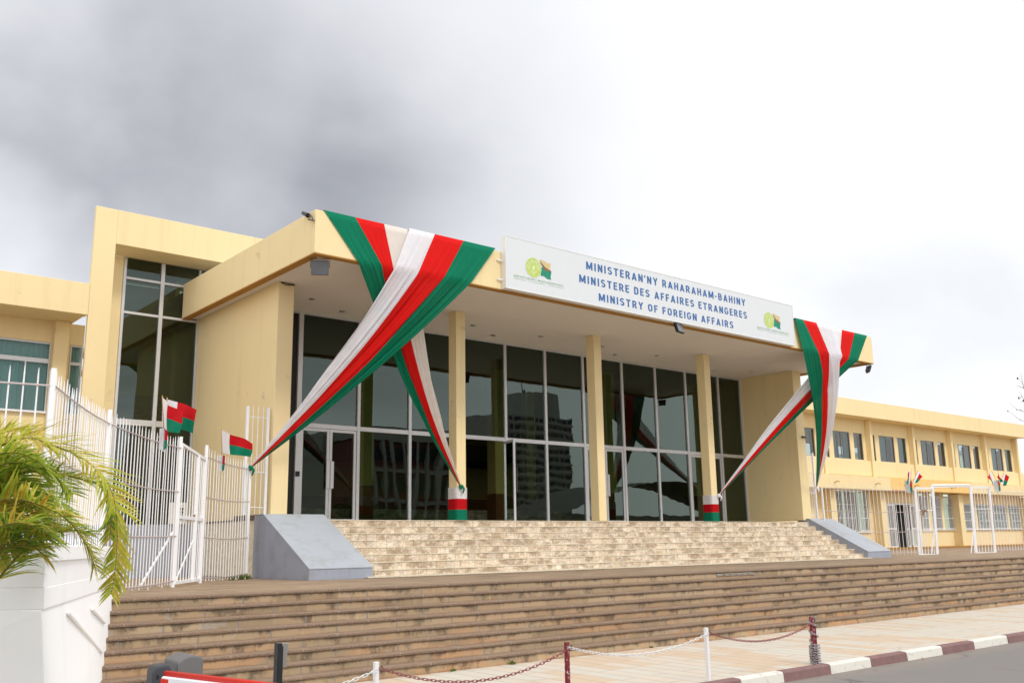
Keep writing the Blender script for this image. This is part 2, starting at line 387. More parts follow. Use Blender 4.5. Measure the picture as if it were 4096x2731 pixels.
def m_curtain():
    m, t, b = newmat('curtain_cloth', 0.9, 0.1)
    p = pos(t); x, y, z = t.sep(p)
    t.set(b.inputs['Base Color'], t.mix(t.noise(t.comb(t.m('MULTIPLY', x, 9), 0.0, t.m('MULTIPLY', z, 0.3)), 1.0, 3), (0.26, 0.48, 0.48), (0.58, 0.80, 0.78)))
m_curtain()
m_glass('wing_glass', (0.40, 0.50, 0.48), 1.5)
m_plain('dark_frame', (0.22, 0.23, 0.24), 0.5)
def m_chippost():
    m, t, b = newmat('chipped_paint', 0.55, 0.3)
    p = pos(t); n = t.noise(p, 22, 6, 0.7)
    t.set(b.inputs['Base Color'], t.mix(t.sm(n, 0.56, 0.60), (0.19, 0.02, 0.028), (0.55, 0.50, 0.49)))
m_chippost()

# ------------------------------------------------------------------ mesh helpers
class MB:
    def __init__(s): s.v = []; s.f = []; s.smooth = False
    def add(s, vs, fs):
        o = len(s.v); s.v += [tuple(v) for v in vs]; s.f += [tuple(i + o for i in f) for f in fs]; return s
    def box(s, x0, x1, y0, y1, z0, z1):
        vs = [(x, y, z) for x in (x0, x1) for y in (y0, y1) for z in (z0, z1)]
        return s.add(vs, [(0, 1, 3, 2), (4, 6, 7, 5), (0, 4, 5, 1), (2, 3, 7, 6), (0, 2, 6, 4), (1, 5, 7, 3)])
    def beam(s, a, b, w, h, up=(0, 0, 1)):     # box from a to b, w across, h along up
        a, b = V(a), V(b); d = (b - a).normalized(); up = V(up)
        if abs(d.dot(up)) > 0.99: up = V((0, 1, 0))
        sx = d.cross(up).normalized() * (w / 2); sz = sx.cross(d).normalized() * (h / 2)
        vs = [a - sx - sz, a + sx - sz, a + sx + sz, a - sx + sz, b - sx - sz, b + sx - sz, b + sx + sz, b - sx + sz]
        return s.add(vs, [(0, 3, 2, 1), (4, 5, 6, 7), (0, 1, 5, 4), (1, 2, 6, 5), (2, 3, 7, 6), (3, 0, 4, 7)])
    def tube(s, pts, r, n=6, cap=True):
        pts = [V(p) for p in pts]; rs = r if isinstance(r, (list, tuple)) else [r] * len(pts)
        o = len(s.v); ref = None
        for i, p in enumerate(pts):
            d = (pts[min(i + 1, len(pts) - 1)] - pts[max(i - 1, 0)]).normalized()
            if ref is None:
                ref = V((0, 0, 1)) if abs(d.z) < 0.9 else V((1, 0, 0))
            a = d.cross(ref).normalized(); b = a.cross(d).normalized(); ref = b
            for k in range(n):
                th = 2 * math.pi * k / n
                s.v.append(tuple(p + a * math.cos(th) * rs[i] + b * math.sin(th) * rs[i]))
        for i in range(len(pts) - 1):
            for k in range(n):
                k2 = (k + 1) % n
                s.f.append((o + i * n + k, o + i * n + k2, o + (i + 1) * n + k2, o + (i + 1) * n + k))
        if cap:
            s.f.append(tuple(o + k for k in range(n))[::-1]); e = o + (len(pts) - 1) * n
            s.f.append(tuple(e + k for k in range(n)))
        return s
    def prism(s, poly, z0, z1):                # footprint extruded upwards
        n = len(poly)
        vs = [(x, y, z0) for x, y in poly] + [(x, y, z1) for x, y in poly]
        fs = [tuple(range(n))[::-1], tuple(range(n, 2 * n))] + [(i, (i + 1) % n, n + (i + 1) % n, n + i) for i in range(n)]
        return s.add(vs, fs)
    def profile(s, poly, x0, x1):              # (y, z) outline extruded along x
        n = len(poly)
        vs = [(x0, y, z) for y, z in poly] + [(x1, y, z) for y, z in poly]
        fs = [tuple(range(n))[::-1], tuple(range(n, 2 * n))] + [(i, (i + 1) % n, n + (i + 1) % n, n + i) for i in range(n)]
        return s.add(vs, fs)
    def plate(s, pts, th):                     # planar outline with thickness along th
        n = len(pts); th = V(th)
        vs = [V(p) for p in pts] + [V(p) + th for p in pts]
        fs = [tuple(range(n))[::-1], tuple(range(n, 2 * n))] + [(i, (i + 1) % n, n + (i + 1) % n, n + i) for i in range(n)]
        return s.add(vs, fs)
    def grid(s, P):                            # P[i][j] points
        o = len(s.v); n, m = len(P), len(P[0])
        for r in P: s.v += [tuple(p) for p in r]
        for i in range(n - 1):
            for j in range(m - 1):
                s.f.append((o + i * m + j, o + i * m + j + 1, o + (i + 1) * m + j + 1, o + (i + 1) * m + j))
        return s
    def ball(s, c, rx, ry, rz, n=10, m=6):
        P = []
        for i in range(m + 1):
            t = math.pi * i / m
            P.append([(c[0] + rx * math.sin(t) * math.cos(2 * math.pi * k / n), c[1] + ry * math.sin(t) * math.sin(2 * math.pi * k / n), c[2] + rz * math.cos(t)) for k in range(n + 1)])
        return s.grid(P)
    def build(s, name, mat, parent=None, smooth=False, bevel=0.0, recalc=True, kind=None):
        me = bpy.data.meshes.new(name); me.from_pydata(s.v, [], s.f)
        if recalc:
            bm = bmesh.new(); bm.from_mesh(me); bmesh.ops.recalc_face_normals(bm, faces=bm.faces); bm.to_mesh(me); bm.free()
        if smooth:
            for p in me.polygons: p.use_smooth = True
        me.materials.append(MATS[mat])
        o = bpy.data.objects.new(name, me); COL.objects.link(o)
        if bevel:
            b = o.modifiers.new('bevel', 'BEVEL'); b.width = bevel; b.segments = 2; b.limit_method = 'ANGLE'
        if parent is not None: attach(o, parent)
        if kind: o['kind'] = kind
        return o
def wmat(o):
    m = Matrix.LocRotScale(o.location, o.rotation_euler.to_quaternion(), o.scale)
    return (wmat(o.parent) @ o.matrix_parent_inverse @ m) if o.parent else m
def attach(o, parent):
    o.parent = parent; o.matrix_parent_inverse = wmat(parent).inverted()
def tag(o, label, cat, group=None):
    o['label'] = label; o['category'] = cat
    if group: o['group'] = group
    return o
def thing(name, label, cat, loc, group=None):
    o = bpy.data.objects.new(name, None); COL.objects.link(o); o.location = loc
    o.empty_display_size = 0.2
    return tag(o, label, cat, group)
def box(name, mat, parent, *a, bevel=0.0):
    return MB().box(*a).build(name, mat, parent, bevel=bevel)

# ------------------------------------------------------------------ surveyed numbers
ZL, ZT = 1.113, 2.285                 # landing, terrace
T_, R_ = 0.208, 0.138                 # lower steps
YL = 12.731
XL0, XL1 = 8.45, 28.87                # canopy
YC, YCB = 16.153, 23.03
ZCB, ZCT, ZS = 7.337, 8.22, 7.37
YG = 20.787

# ------------------------------------------------------------------ ground
MB().grid([[(-300, -300, -0.30), (-300, 400, -0.30)], [(400, -300, -0.30), (400, 400, -0.30)]]).build('ground', 'concrete_brown', kind='structure')
MB().grid([[(-120, -60, -0.165), (-120, 8.16, -0.165)], [(160, -60, -0.165), (160, 8.16, -0.165)]]).build('road', 'asphalt', kind='structure')
MB().grid([[(-25, 8.24, -0.034), (-25, YL - 6 * T_, 0.0)], [(75, 8.24, -0.034), (75, YL - 6 * T_, 0.0)]]).build('pavement', 'sandstone_planks', kind='structure')
MB().grid([[(-25, YL + 0.262, ZL - 0.003), (-25, 60, ZL - 0.003)], [(95, YL + 0.262, ZL - 0.003), (95, 60, ZL - 0.003)]]).build('landing', 'landing_paver', kind='structure')

# kerb: painted blocks, each a part
kerb = thing('kerb', 'long kerb painted in alternating white and dull red blocks along the road', 'kerb', (12, 8.15, -0.16))
xb = [10.50, 11.42, 12.55, 13.62, 14.68, 15.80, 16.92, 18.20, 19.35]
bounds = [10.50 - 1.08 * k for k in range(14, 0, -1)] + xb + [19.35 + 1.12 * k for k in range(1, 26)]
i0 = bounds.index(11.42)
for i in range(len(bounds) - 1):
    red = (i - i0) % 2 == 0
    a, b = bounds[i] + 0.004, bounds[i + 1] - 0.004
    j = random.uniform(-0.006, 0.006)
    mb = MB().profile([(8.113 + j, -0.19), (8.126 + j, -0.05), (8.145 + j, -0.031), (8.25, -0.026), (8.25, -0.19)], a, b)
    mb.build('kerb_block', 'kerb_red' if red else 'kerb_white', kerb, bevel=0.006)

# ------------------------------------------------------------------ lower steps
ls = thing('front_steps', 'long flight of brown pebbled stone steps rising from pavement to landing', 'steps', (20, 11.2, 0))
def wob_strip(y0, y1, z0, z1, x0, x1, n, amp):
    mb = MB(); P = []
    for i in range(n + 1):
        x = x0 + (x1 - x0) * i / n
        w = math.sin(x * 3.1 + z0 * 40) * 0.4 + math.sin(x * 7.7 + z0 * 17) * 0.3 + random.uniform(-0.5, 0.5)
        ya = y0 + w * amp; zt = z1 + math.sin(x * 2.3 + z1 * 31) * amp * 0.4 + random.uniform(-.3, .3) * amp * 0.5
        P.append([(x, y1, z0), (x, ya + 0.004, z0), (x, ya, z0 + 0.012), (x, ya, zt - 0.014), (x, ya + 0.012, zt), (x, y1, z1)])
    return mb.grid(P)
for k in range(8):
    y = YL - k * T_; z = ZL - k * R_
    xs = 2.6
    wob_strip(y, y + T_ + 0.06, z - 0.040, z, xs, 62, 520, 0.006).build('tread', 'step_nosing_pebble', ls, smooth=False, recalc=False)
    zb = z - R_ if k < 7 else -0.05
    MB().box(xs, 62, y + 0.026, y + T_ + 0.10, zb - 0.004, z - 0.046).build('riser', 'step_riser_stone', ls)
# broken patch in the top step
pt = MB()
for q in range(6):
    c = at(2880 + q * 24, 2297 - q * 3.0, 1, YL + 0.03)
    pt.beam((c.x - 0.12, YL + 0.022, ZL - 0.085 + 0.01 * (q % 2)), (c.x + 0.13, YL + 0.022, ZL - 0.09 + 0.012 * ((q + 1) % 2)), 0.03, 0.055)
pt.build('mortar_patch', 'mortar', ls, bevel=0.01)

# ------------------------------------------------------------------ upper steps and cheek walls
us = thing('entrance_steps', 'cream cut stone steps rising from landing to the glass entrance', 'steps', (18, 17, ZL))
UR = (ZT - ZL) / 8
for k in range(8):
    y = 18.49 - 0.268 * k; z = ZT - UR * k
    MB().box(9.2, 28.03, y + 0.012, 18.9 if k == 0 else y + 0.31, z - UR - (0.0 if k < 7 else 0.02), z - 0.010).build('riser', 'cut_stone_facing', us)
    wob_strip(y, y + 0.29, z - 0.012, z, 9.2, 28.03, 160, 0.006).build('tread', 'cream_nosing', us, recalc=False)
MB().box(9.9, 28.03, 16.36, 16.66, ZL + 0.004, ZL + 0.028).build('base_strip', 'cream_nosing', us)

def cheek(x0, x1, label):
    c = thing('stair_cheek_wall', label, 'wall', (x0, 16.45, ZL), 'sloping walls beside the entrance steps')
    MB().profile([(16.46, ZL - 0.01), (16.46, 1.312), (18.485, 2.383), (18.92, 2.383), (18.92, ZL - 0.01)], x0, x1).build('side', 'blue_grey_paint', c, bevel=0.012)
    MB().profile([(16.45, 1.314), (16.45, 1.326), (18.484, 2.397), (18.93, 2.397), (18.93, 2.385), (18.486, 2.385)], x0 - 0.006, x1 + 0.006).build('sloping_top', 'pale_grey_paint', c)
    return c
cheek(8.69, 10.06, 'larger blue grey sloping wall beside the steps next to the white picket gate')
cheek(27.99, 29.37, 'smaller blue grey sloping wall at the far end of the cream steps')

# ------------------------------------------------------------------ entrance building
eb = thing('entrance_building', 'yellow entrance hall with flat overhanging roof, slim columns and tall glass front', 'building', (18.5, 20.8, ZT))
MB().box(8.75, 28.4, 18.9, 33, ZL + 0.02, ZT + 0.003).build('terrace', 'cream_nosing', eb)
# canopy: fascia ring, roof, soffit, ochre drip
fb = MB()
tf = 0.14
fb.box(XL0, XL1, YC, YC + tf, ZCB, ZCT)
fb.box(XL0, XL0 + tf, YC + tf + 0.0, YCB, ZCB, ZCT - 0.002)
fb.box(XL1 - tf, XL1, YC + tf + 0.0, YCB, ZCB, ZCT - 0.002)
fb.build('fascia', 'yellow_plaster', eb, bevel=0.008)
box('roof', 'concrete_pale', eb, XL0 + tf, XL1 - tf, YC + tf, YCB + 10, ZCT - 0.25, ZCT - 0.1)
box('soffit', 'soffit_plaster', eb, XL0 + tf + 0.002, XL1 - tf - 0.002, YC + tf + 0.002, YCB + 10, ZS, ZS + 0.12)
db = MB()
db.box(XL0 + 0.004, XL1 - 0.004, YC + 0.004, YC + tf + 0.04, ZCB - 0.022, ZCB - 0.002)
db.box(XL0 + 0.004, XL0 + tf + 0.04, YC + tf + 0.042, YCB, ZCB - 0.022, ZCB - 0.002)
db.box(XL1 - tf - 0.04, XL1 - 0.004, YC + tf + 0.042, YCB, ZCB - 0.022, ZCB - 0.002)
db.build('drip_edge', 'ochre_paint', eb)
# side walls
box('side_wall', 'yellow_plaster', eb, 8.888, 9.261, 18.58, 23.05, ZT + 0.004, ZS, bevel=0.01)
box('side_wall', 'yellow_plaster', eb, 27.83, 28.30, 18.58, 33, ZT + 0.06, ZS, bevel=0.01)
box('rear_side_wall', 'yellow_plaster', eb, 8.895, 9.255, 23.06, 33, ZT + 0.004, ZS)
# columns
for x in (13.572, 18.295, 23.026):
    box('column', 'yellow_plaster', eb, x, x + 0.28, 18.476, 18.794, ZT, ZS, bevel=0.012)
# cable at head of left wall
MB().tube([(8.93, 18.57, 7.355), (9.05, 18.55, 7.30), (9.16, 18.55, 7.325), (9.26, 18.56, 7.33)], 0.010, 5).build('cable', 'black_plastic', eb)
MB().tube([(8.95, 18.57, 7.36), (9.1, 18.55, 7.335), (9.24, 18.56, 7.345)], 0.008, 5).build('cable', 'black_plastic', eb)
# downlights
for x, y in ((10.176, 19.52), (11.336, 20.15), (14.867, 19.5), (16.05, 20.14), (17.233, 19.48), (19.606, 19.46), (20.833, 20.13), (22.022, 19.48), (25.621, 20.13), (26.85, 19.54)):
    m = MB().tube([(x, y, ZS + 0.02), (x, y, ZS - 0.012)], 0.075, 14); m.build('downlight', 'brushed_steel', eb)
# curtain wall
gx = [10.563, 12.212, 13.748, 15.36, 16.974, 18.497, 20.040, 21.749, 23.312, 24.813, 26.558, 27.80]
ZM = 4.588
gw = 0.085
def mull(x, w=gw):
    box('mullion', 'aluminium', eb, x - w / 2, x + w / 2, YG - 0.05, YG + 0.05, ZT + 0.004, ZS - 0.002, bevel=0.006)
for i, x in enumerate(gx): mull(x, 0.12 if i == 0 else (0.06 if i == 11 else gw))
box('head_rail', 'aluminium', eb, 9.262, 27.828, YG - 0.045, YG + 0.045, ZS - 0.055, ZS - 0.004)
box('side_panel', 'dark_seal', eb, 9.262, gx[0] - 0.062, YG + 0.02, YG + 0.05, ZT + 0.004, ZS - 0.056)
for i in range(11):
    a, b = gx[i] + gw / 2 + 0.002, gx[i + 1] - gw / 2 - 0.002
    if i == 0: a += 0.02
    box('transom', 'aluminium', eb, a, b, YG - 0.045, YG + 0.045, ZM - 0.05, ZM + 0.06, bevel=0.005)
    def pane(z0, z1, x0=a, x1=b, par=eb, y=YG):
        a_, b_, c_ = [random.uniform(-0.006, 0.006) for _ in range(3)]
        return MB().add([(x0, y + a_, z0), (x1, y - a_, z0), (x1, y + b_, z1), (x0, y + c_, z1)], [(0, 1, 3), (1, 2, 3)]).build('glass_pane', 'tinted_glass', par, recalc=False, smooth=True)
    pane(ZM + 0.06, ZS - 0.055)
    if i in (0, 6, 9, 3): continue
    pane(ZT + 0.02, ZM - 0.05)
def door(x0, x1, handle_right, y=YG, hinge=None, ang=0):
    z1 = ZM - 0.055
    fr = MB(); w = 0.07
    fr.box(x0, x0 + w, y - 0.03, y + 0.03, ZT + 0.012, z1); fr.box(x1 - w, x1, y - 0.03, y + 0.03, ZT + 0.012, z1)
    fr.box(x0 + w, x1 - w, y - 0.028, y + 0.028, z1 - w, z1); fr.box(x0 + w, x1 - w, y - 0.028, y + 0.028, ZT + 0.012, ZT + 0.09)
    pn = MB().add([(x0 + w, y, ZT + 0.09), (x1 - w, y, ZT + 0.09), (x1 - w, y, z1 - w), (x0 + w, y, z1 - w)], [(0, 1, 2, 3)])
    hx = x1 - 0.05 if handle_right else x0 + 0.05
    hd = MB().box(hx - 0.045, hx + 0.045, y - 0.085, y - 0.055, 3.10, 3.75).box(hx - 0.01, hx + 0.01, y - 0.056, y - 0.030, 3.2, 3.24).box(hx - 0.01, hx + 0.01, y - 0.056, y - 0.030, 3.6, 3.64)
    if ang:
        Rm = Matrix.Translation((hinge, y, 0)) @ Matrix.Rotation(ang, 4, 'Z') @ Matrix.Translation((-hinge, -y, 0))
        for m in (fr, pn, hd): m.v = [tuple(Rm @ V(p)) for p in m.v]
    d = fr.build('glass_door', 'aluminium', eb, bevel=0.005)
    pn.build('glass_pane', 'tinted_glass', d, recalc=False); hd.build('handle', 'dark_grey_plastic' if ang else 'aluminium', d)
mid = (gx[0] + gx[1]) / 2 + 0.03
door(gx[0] + 0.07, mid - 0.004, True); door(mid + 0.004, gx[1] - 0.05, False)
door(gx[4] - 0.815, gx[4] - 0.05, False, hinge=gx[4] - 0.05, ang=rad(72))
door(gx[6] + 0.05, gx[6] + 0.85, True); door(gx[6] + 0.857, gx[7] - 0.05, False)
door(gx[9] + 0.05, gx[9] + 0.86, True); door(gx[9] + 0.867, gx[10] - 0.05, False)
box('card_reader', 'black_plastic', eb, gx[0] - 0.05, gx[0] + 0.05, YG - 0.08, YG - 0.051, 3.36, 3.48)
# lobby behind the glass
box('lobby_floor', 'lobby_floor', eb, 9.27, 27.82, YG + 0.06, 32.9, ZT + 0.004, ZT + 0.010)
box('rear_wall', 'lobby_wall', eb, 9.27, 27.82, 32.6, 32.9, 3.6, ZS - 0.002)
box('wainscot', 'dark_wood', eb, 9.27, 27.82, 32.5, 32.58, ZT + 0.012, 3.6)
box('lobby_ceiling', 'lobby_ceiling', eb, 9.27, 27.82, YG + 0.06, 32.5, ZS - 0.026, ZS - 0.003)
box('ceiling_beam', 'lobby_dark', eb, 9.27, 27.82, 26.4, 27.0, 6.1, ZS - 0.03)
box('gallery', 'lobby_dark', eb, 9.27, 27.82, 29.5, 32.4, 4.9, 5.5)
for u0, y in ((1441, 22.2), (1980, 24.0), (2105, 26.2), (2424, 22.2), (2760, 22.4)):
    x = at(u0, 1700, 1, y).x
    box('lobby_column', 'lobby_column', eb, x, x + 0.42, y, y + 0.42, 3.30, ZS - 0.03)
    box('column_cladding', 'dark_wood', eb, x - 0.015, x + 0.435, y - 0.015, y + 0.435, ZT + 0.012, 3.30)
for k in range(4):
    box('lobby_step', 'cut_stone_facing', eb, 12.8, 24.5, 25.6 + 0.3 * k, 26.9, ZT + 0.012 + 0.1465 * k, ZT + 0.156 + 0.1465 * k)

# security camera on the far wall
sc_ = thing('security_camera', 'small dark camera fixed high on the edge of the far side wall', 'camera', (28.32, 18.6, 4.45))
pc = at(3050 + .4783 * 345, 1150 + .4783 * 1247, 1, 18.55)
MB().tube([pc + V((-.10, 0.0, 0)), pc + V((.05, -.03, -.02))], 0.035, 8).build('housing', 'dark_grey_plastic', sc_)
MB().tube([pc + V((.02, 0, 0.0)), pc + V((-.05, .06, .04))], 0.012, 6).build('bracket', 'white_metal', sc_)

# ------------------------------------------------------------------ stair tower
tw = thing('stair_tower', 'taller yellow tower framing a full height dark window, weather stained along its top', 'building', (6, 22.1, ZL))
TY, TX, TZ = 22.1, 5.985, 9.49
tb = MB()
tb.box(TX, 6.475, TY, TY + 0.10, ZL, TZ)
tb.box(6.475, 14.0, TY, TY + 0.93, 8.665, TZ)
tb.build('wall', 'yellow_plaster_worn', tw, bevel=0.01)
box('recess_wall', 'yellow_plaster', tw, 6.477, 6.97, 23.04, 23.3, ZT, 8.66)
box('roof', 'concrete_pale', tw, 7.0, 14, TY + 0.94, 25.5, 8.70, TZ - 0.05)
box('side_wall', 'yellow_plaster', tw, 6.97, 7.0, 23.31, 25.5, ZT, 8.69)
box('rear_wall', 'lobby_wall', tw, 7.0, 8.87, 25.4, 25.5, ZT, 8.66)
box('inner_side', 'lobby_column', tw, 8.75, 8.86, 24.4, 25.39, ZT, 8.66)
box('inner_stair', 'lobby_dark', tw, 7.01, 8.7, 24.2, 25.3, 5.2, 5.5)
box('inner_floor', 'lobby_floor', tw, 7.01, 8.87, 23.12, 25.39, ZT - 0.02, ZT)
wy = 23.06
def twp(x0, x1, z0, z1): return box('frame_bar', 'aluminium', tw, x0, x1, wy - 0.05, wy + 0.04, z0, z1, bevel=0.005)
twp(6.975, 7.04, ZT, 8.655); twp(7.875, 7.967, ZT, 8.655); twp(8.83, 8.885, ZT, 8.655)
for a, b in ((7.042, 7.873), (7.969, 8.828)):
    for z0, z1 in ((8.13, 8.19), (7.275, 7.335), (4.60, 4.74)):
        twp(a, b, z0, z1)
    zz = [ZT, 4.60, 4.74, 7.275, 7.335, 8.13, 8.19, 8.655]
    for q in range(0, 8, 2):
        MB().add([(a, wy, zz[q]), (b, wy, zz[q]), (b, wy, zz[q + 1]), (a, wy, zz[q + 1])], [(0, 1, 2, 3)]).build('glass_pane', 'tinted_glass', tw, recalc=False)
box('door_leaf', 'dark_wood', tw, 7.1, 7.5, 23.3, 23.36, ZT + 0.02, 4.3)
# blue grey plinth below tower and hall
plt = MB()
plt.prism([(TX - 6, 22.06), (8.845, 22.06), (8.845, 18.93), (8.885, 18.93), (8.885, 22.6), (TX - 6, 22.6)], ZL - 0.01, ZT - 0.01)
plt.build('plinth', 'blue_grey_paint', tw)
cs = MB(); cs.box(8.70, 8.88, 18.95, 19.2, 2.30, 2.345); cs.box(8.72, 8.88, 19.25, 20.0, 2.30, 2.40); cs.box(8.72, 8.88, 20.05, 22.0, 2.29, 2.32)
cs.build('coping_stones', 'brown_stone', tw)
nt_ = thing('notice_sheet', 'white printed notice standing inside the gate at the tower door', 'notice', (8.2, 22.0, 2.3))
box('sheet', 'paper', nt_, 8.03, 8.43, 22.0, 22.012, 2.285, 2.77)
nk = MB()
for a, z0, z1 in ((8.27, 2.60, 2.65), (8.27, 2.53, 2.58), (8.28, 2.46, 2.51), (8.27, 2.38, 2.45)):
    nk.box(a, a + 0.11, 21.994, 21.998, z0, z1)
nk.build('print', 'ink', nt_)

# ------------------------------------------------------------------ left office wing
lw = thing('office_wing', 'lower yellow wing with curtained windows behind the palm', 'building', (2, 23, ZL), 'office wings')
box('fascia', 'yellow_plaster', lw, -9, TX - 0.003, 22.1, 22.35, 6.90, 7.625, bevel=0.008)
box('soffit', 'yellow_plaster', lw, -9, TX - 0.003, 22.352, 23.5, 6.93, 7.3)
box('roof', 'metal_roof', lw, -9, TX - 0.003, 22.36, 30, 7.32, 7.62)
wl = MB()
WY = 23.36
wl.box(-9, TX + 0.3, WY, WY + 0.25, 6.43, 6.928)
wl.box(-9, TX + 0.3, WY, WY + 0.25, ZL, 4.80)
wl.box(5.58, 5.99, WY, WY + 0.25, 4.80, 6.43)
wl.box(-9, 3.5, WY, WY + 0.25, 4.80, 6.43)
wl.build('wall', 'yellow_plaster', lw)
box('pier', 'yellow_plaster', lw, 5.585, 5.90, WY - 0.22, WY - 0.002, ZL, 6.926, bevel=0.008)
box('pier', 'yellow_plaster', lw, 2.9, 3.2, WY - 0.22, WY - 0.002, ZL, 6.926, bevel=0.008)
box('lower_band', 'yellow_plaster_worn', lw, -9, 5.583, WY - 0.05, WY - 0.002, ZL, 3.36)
def wing_window(par, x0, x1, z0, z1, y, bars_x=(), bars_z=(), cur=True, fw=0.05, frame='aluminium', glass='window_glass', curts=None):
    fr = MB()
    fr.box(x0, x0 + fw, y - 0.02, y + 0.04, z0, z1); fr.box(x1 - fw, x1, y - 0.02, y + 0.04, z0, z1)
    fr.box(x0 + fw, x1 - fw, y - 0.018, y + 0.038, z1 - fw, z1); fr.box(x0 + fw, x1 - fw, y - 0.018, y + 0.038, z0, z0 + fw)
    for b in bars_x: fr.box(b - fw / 2, b + fw / 2, y - 0.016, y + 0.03, z0 + fw, z1 - fw)
    for b, t in bars_z: fr.box(x0 + fw, x1 - fw, y - 0.022, y + 0.026, b - t / 2, b + t / 2)
    w = fr.build('window', frame, par)
    MB().add([(x0 + fw, y + 0.01, z0 + fw), (x1 - fw, y + 0.01, z0 + fw), (x1 - fw, y + 0.01, z1 - fw), (x0 + fw, y + 0.01, z1 - fw)], [(0, 1, 2, 3)]).build('glass_pane', glass, w, recalc=False)
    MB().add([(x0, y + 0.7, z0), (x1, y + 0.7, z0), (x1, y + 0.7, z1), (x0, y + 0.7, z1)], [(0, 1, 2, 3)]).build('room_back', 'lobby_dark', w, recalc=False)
    for a, b in (curts or ([(x0, x1)] if cur else [])):
        P = []
        n = max(8, int((b - a) * 34))
        for i in range(n + 1):
            x = a + (b - a) * i / n
            yy = y + 0.16 + 0.035 * math.sin(x * 39) + 0.018 * math.sin(x * 83 + 1)
            P.append([(x, yy, z0), (x, yy, (z0 + z1) / 2), (x, yy, z1)])
        MB().grid(P).build('curtain', 'curtain_cloth', w, smooth=True, recalc=False)
    return w
wing_window(lw, 3.5, 5.577, 4.80, 6.42, WY + 0.02, bars_z=((5.99, 0.10),), fw=0.03)
box('window_bar', 'aluminium', lw, 5.055, 5.085, WY - 0.005, WY + 0.05, 4.83, 5.94)
box('window_sill', 'white_metal', lw, 3.4, 5.577, WY - 0.08, WY - 0.003, 4.78, 4.825)
wing_window(lw, 6.0, 6.28, 4.80, 6.42, WY + 0.02, bars_z=((5.99, 0.07),), fw=0.03)
# sheet roof ridge beyond
# ------------------------------------------------------------------ right office wing
rw = thing('office_wing', 'long two storey yellow wing beyond the entrance with rows of divided windows', 'building', (58, 29, ZL), 'office wings')
RY, RF, XE = 29.0, 28.0, 69.3
box('fascia', 'yellow_plaster', rw, 40, XE, RF, RF + 0.25, 8.31, 9.215, bevel=0.01)
box('soffit', 'yellow_plaster', rw, 40, XE - 0.01, RF + 0.252, RY + 0.3, 8.34, 8.5)
box('roof', 'metal_roof', rw, 40, XE, RF + 0.26, 40, 8.6, 9.20)
w_ = MB()
XW = 69.9
w_.box(40, XW, RY, RY + 0.25, 7.555, 8.338)
w_.box(40, XW, RY, RY + 0.25, 4.35, 6.06)
piers = [40.65, 45.40, 50.157, 54.95, 59.69, 64.34, 69.10]
for px in piers:
    for a, b in ((-0.35, 0.30), (0.97, 1.42), (3.09, 3.49)):
        if px + b < XW: w_.box(px + a, px + b, RY, RY + 0.25, 6.06, 7.555)
w_.box(40, 50.8, RY, RY + 0.25, ZL, 2.1); w_.box(55.2, XW, RY, RY + 0.25, ZL, 2.2)
w_.box(40, 46.5, RY, RY + 0.25, 2.1, 4.348); w_.box(49.75, 50.9, RY, RY + 0.25, 2.1, 4.348)
w_.box(55.12, 55.5, RY, RY + 0.25, 2.2, 4.348); w_.box(50.9, 55.12, RY, RY + 0.25, 3.72, 4.348)
w_.box(59.6, 60.5, RY, RY + 0.25, 2.2, 4.348); w_.box(60.5, XW, RY, RY + 0.25, 3.80, 4.348); w_.box(68.95, XW, RY, RY + 0.25, 2.2, 3.8)
w_.box(56.43, 56.75, RY, RY + 0.25, 2.2, 4.348); w_.box(58.05, 58.38, RY, RY + 0.25, 2.2, 4.348)
w_.box(62.35, 62.75, RY, RY + 0.25, 2.2, 3.8); w_.box(64.45, 64.9, RY, RY + 0.25, 2.2, 3.8); w_.box(67.0, 67.35, RY, RY + 0.25, 2.2, 3.8)
w_.build('wall', 'yellow_plaster', rw)
for i, px in enumerate(piers):
    box('pier', 'yellow_plaster', rw, px, px + 0.27, RY - 0.29, RY - 0.003, 5.06, 8.337, bevel=0.01)
    nx = piers[i + 1] if i + 1 < len(piers) else XW
    box('spandrel', 'yellow_plaster', rw, px + 0.274, nx - 0.004, RY - 0.20, RY - 0.003, 5.15, 6.0, bevel=0.008)
    if i + 1 == len(piers):
        wing_window(rw, px + 0.32, px + 0.75, 6.06, 7.555, RY + 0.05, cur=False, frame='dark_frame', glass='wing_glass'); continue
    mode = i % 3
    wing_window(rw, px + 0.30, px + 0.97, 6.06, 7.555, RY + 0.05, cur=False, fw=0.03, frame='dark_frame', glass='wing_glass')
    c1 = [[(px + 2.0, px + 2.4)], [(px + 1.45, px + 1.95), (px + 2.7, px + 3.05)], [(px + 1.42, px + 2.5)]][mode]
    wing_window(rw, px + 1.42, px + 3.09, 6.06, 7.555, RY + 0.05, bars_x=(px + 2.25,), curts=c1, fw=0.03, frame='dark_frame', glass='wing_glass')
    wing_window(rw, px + 3.49, nx - 0.35, 6.06, 7.555, RY + 0.05, cur=mode == 2, fw=0.03, frame='dark_frame', glass='wing_glass')
